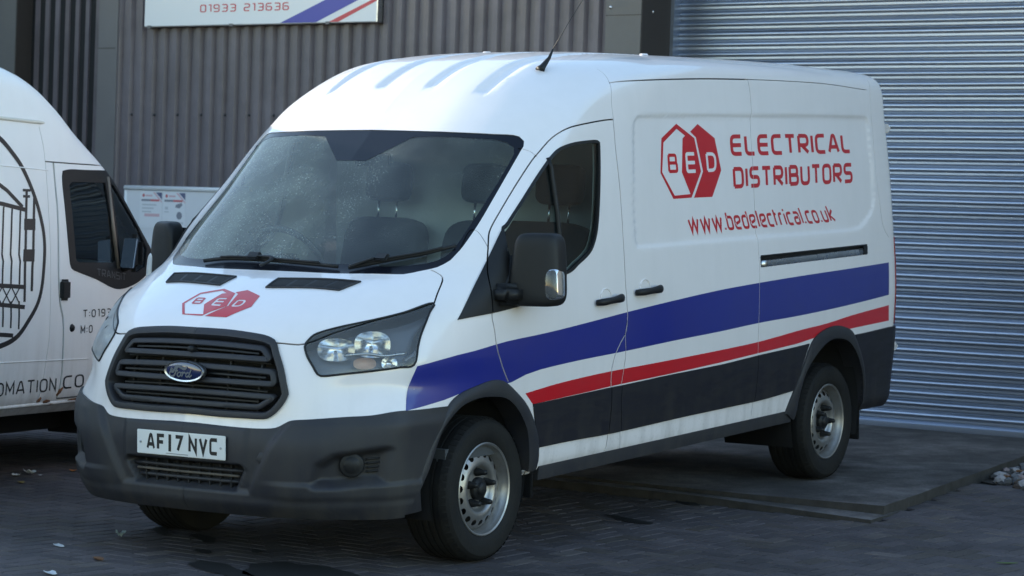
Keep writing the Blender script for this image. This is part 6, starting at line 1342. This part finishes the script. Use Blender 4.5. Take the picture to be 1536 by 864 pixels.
o = box('front_bumper', (1.70, -.80, .28), (2.14, .80, .62), M['plastic'], v2, .08, 3); box('underbody', (-2.9, -.60, .24), (1.9, .60, .42), M['void'], v2); box('bulkhead', (.02, -.86, .5), (.05, .86, 2.0), M['trim'], v2); box('cab_floor', (.05, -.86, .5), (1.4, .86, .60), M['trim'], v2); box('dashboard', (.98, -.82, .6), (1.42, .82, 1.16), M['trim'], v2, .05)
for y in (-.45, .45):
    bm = bmesh.new(); add_box(bm, (.12, y - .24, .95), (.26, y + .24, 1.55)); add_box(bm, (.14, y - .12, 1.58), (.24, y + .12, 1.78)); add_box(bm, (.14, y - .24, .85), (.62, y + .24, 1.0)); bmobj('seat', bm, M['cloth'], v2, bevel=.04)
torus('steering_wheel', (.78, -.42, 1.28), .19, .015, R(40), M['plastic2'], v2)
# ------------------------------------------------------------------ scraps and leaves on the ground
lf = {'brown': mat('dead_leaf', (.16, .075, .035), .8), 'yellow': mat('yellow_leaf', (.26, .19, .06), .8), 'orange': mat('orange_leaf', (.36, .13, .03), .8), 'pale': mat('torn_paper', (.52, .54, .56), .8), 'green': mat('green_leaf', (.09, .14, .045), .7), 'grey': mat('grey_scrap', (.22, .27, .26), .8)}
def scrap(name, x, y, a, b, rot, key, lab_, curl=.4, z=None, crumple=0., cat=None):
    V = []; F = []; nx, ny = 7, 4; z0 = float(zg(x)) + .004 if z is None else z
    for i in range(nx + 1):
        t = i / nx; w_ = math.sin(math.pi * min(.97, max(.03, t))) ** .6 if name == 'fallen_leaf' else .8 + .2 * math.sin(5 * t + x)
        for j in range(ny + 1):
            s_ = (j / ny - .5) * 2; X, Y = a * (t - .5), b * s_ * w_ * .5; Z = curl * (abs(s_) ** 2 * b * .5 * w_ + (t - .5) ** 2 * a * .35) + RNG.uniform(0, crumple)
            V.append((x + X * math.cos(rot) - Y * math.sin(rot), y + X * math.sin(rot) + Y * math.cos(rot), z0 + Z))
    for i in range(nx):
        for j in range(ny): k = i * (ny + 1) + j; F.append((k, k + ny + 1, k + ny + 2, k + 1))
    o = mesh(name, V, F, lf[key], None, name == 'fallen_leaf'); md = o.modifiers.new('thickness', 'SOLIDIFY'); md.thickness = .0012; return tag(o, lab_, cat or ('leaf' if 'leaf' in name else 'litter'))
scrap('paper_scrap', 1.15, 3.00, .09, .05, 1.2, 'pale', 'pale crumpled scrap on the paving nearest the second van', .5, None, .012)
scrap('paper_scrap', 1.02, 2.98, .06, .04, .4, 'pale', 'small pale scrap on the paving, left of the white fleck', .4, None, .008)
scrap('paper_scrap', 1.14, 2.90, .03, .02, .4, 'pale', 'tiny white fleck beside the yellow leaf on the paving', .3)
scrap('fallen_leaf', .80, 2.74, .08, .04, 1.0, 'yellow', 'thin yellow leaf on the paving in front of the second van')
scrap('fallen_leaf', 1.42, 2.90, .07, .045, .6, 'orange', 'orange leaf on the paving by the bumper corner')
scrap('paper_scrap', -1.05, .78, .11, .04, 1.0, 'pale', 'flat pale scrap on the paving left of the front wheel', .15)
scrap('paper_scrap', -.58, .80, .085, .05, .8, 'grey', 'crumpled grey green scrap on the paving close to the front bumper', .8, None, .02)
scrap('fallen_leaf', -1.30, .315, .11, .04, 1.1, 'brown', 'curled brown leaf on the paving at the bottom left', .6)
scrap('paper_scrap', -1.80, .150, .10, .05, 1.0, 'pale', 'pale scrap cut by the bottom edge, below the brown leaf', .3)
scrap('fallen_leaf', 1.60, -2.95, .11, .025, -.9, 'green', 'narrow green leaf on the paving at the bottom right')
for k, (x, y) in enumerate(((4.95, -1.62), (5.1, -1.75), (5.35, -1.55))): scrap('fallen_leaf', x, y, .07, .045, k * 1.3, ('brown', 'orange', 'brown')[k], ('brown leaf at the near end of the gravel bed', 'orange leaf among the pale stones of the gravel bed', 'brown leaf at the foot of the slab edge in the gravel')[k], .7, .15)
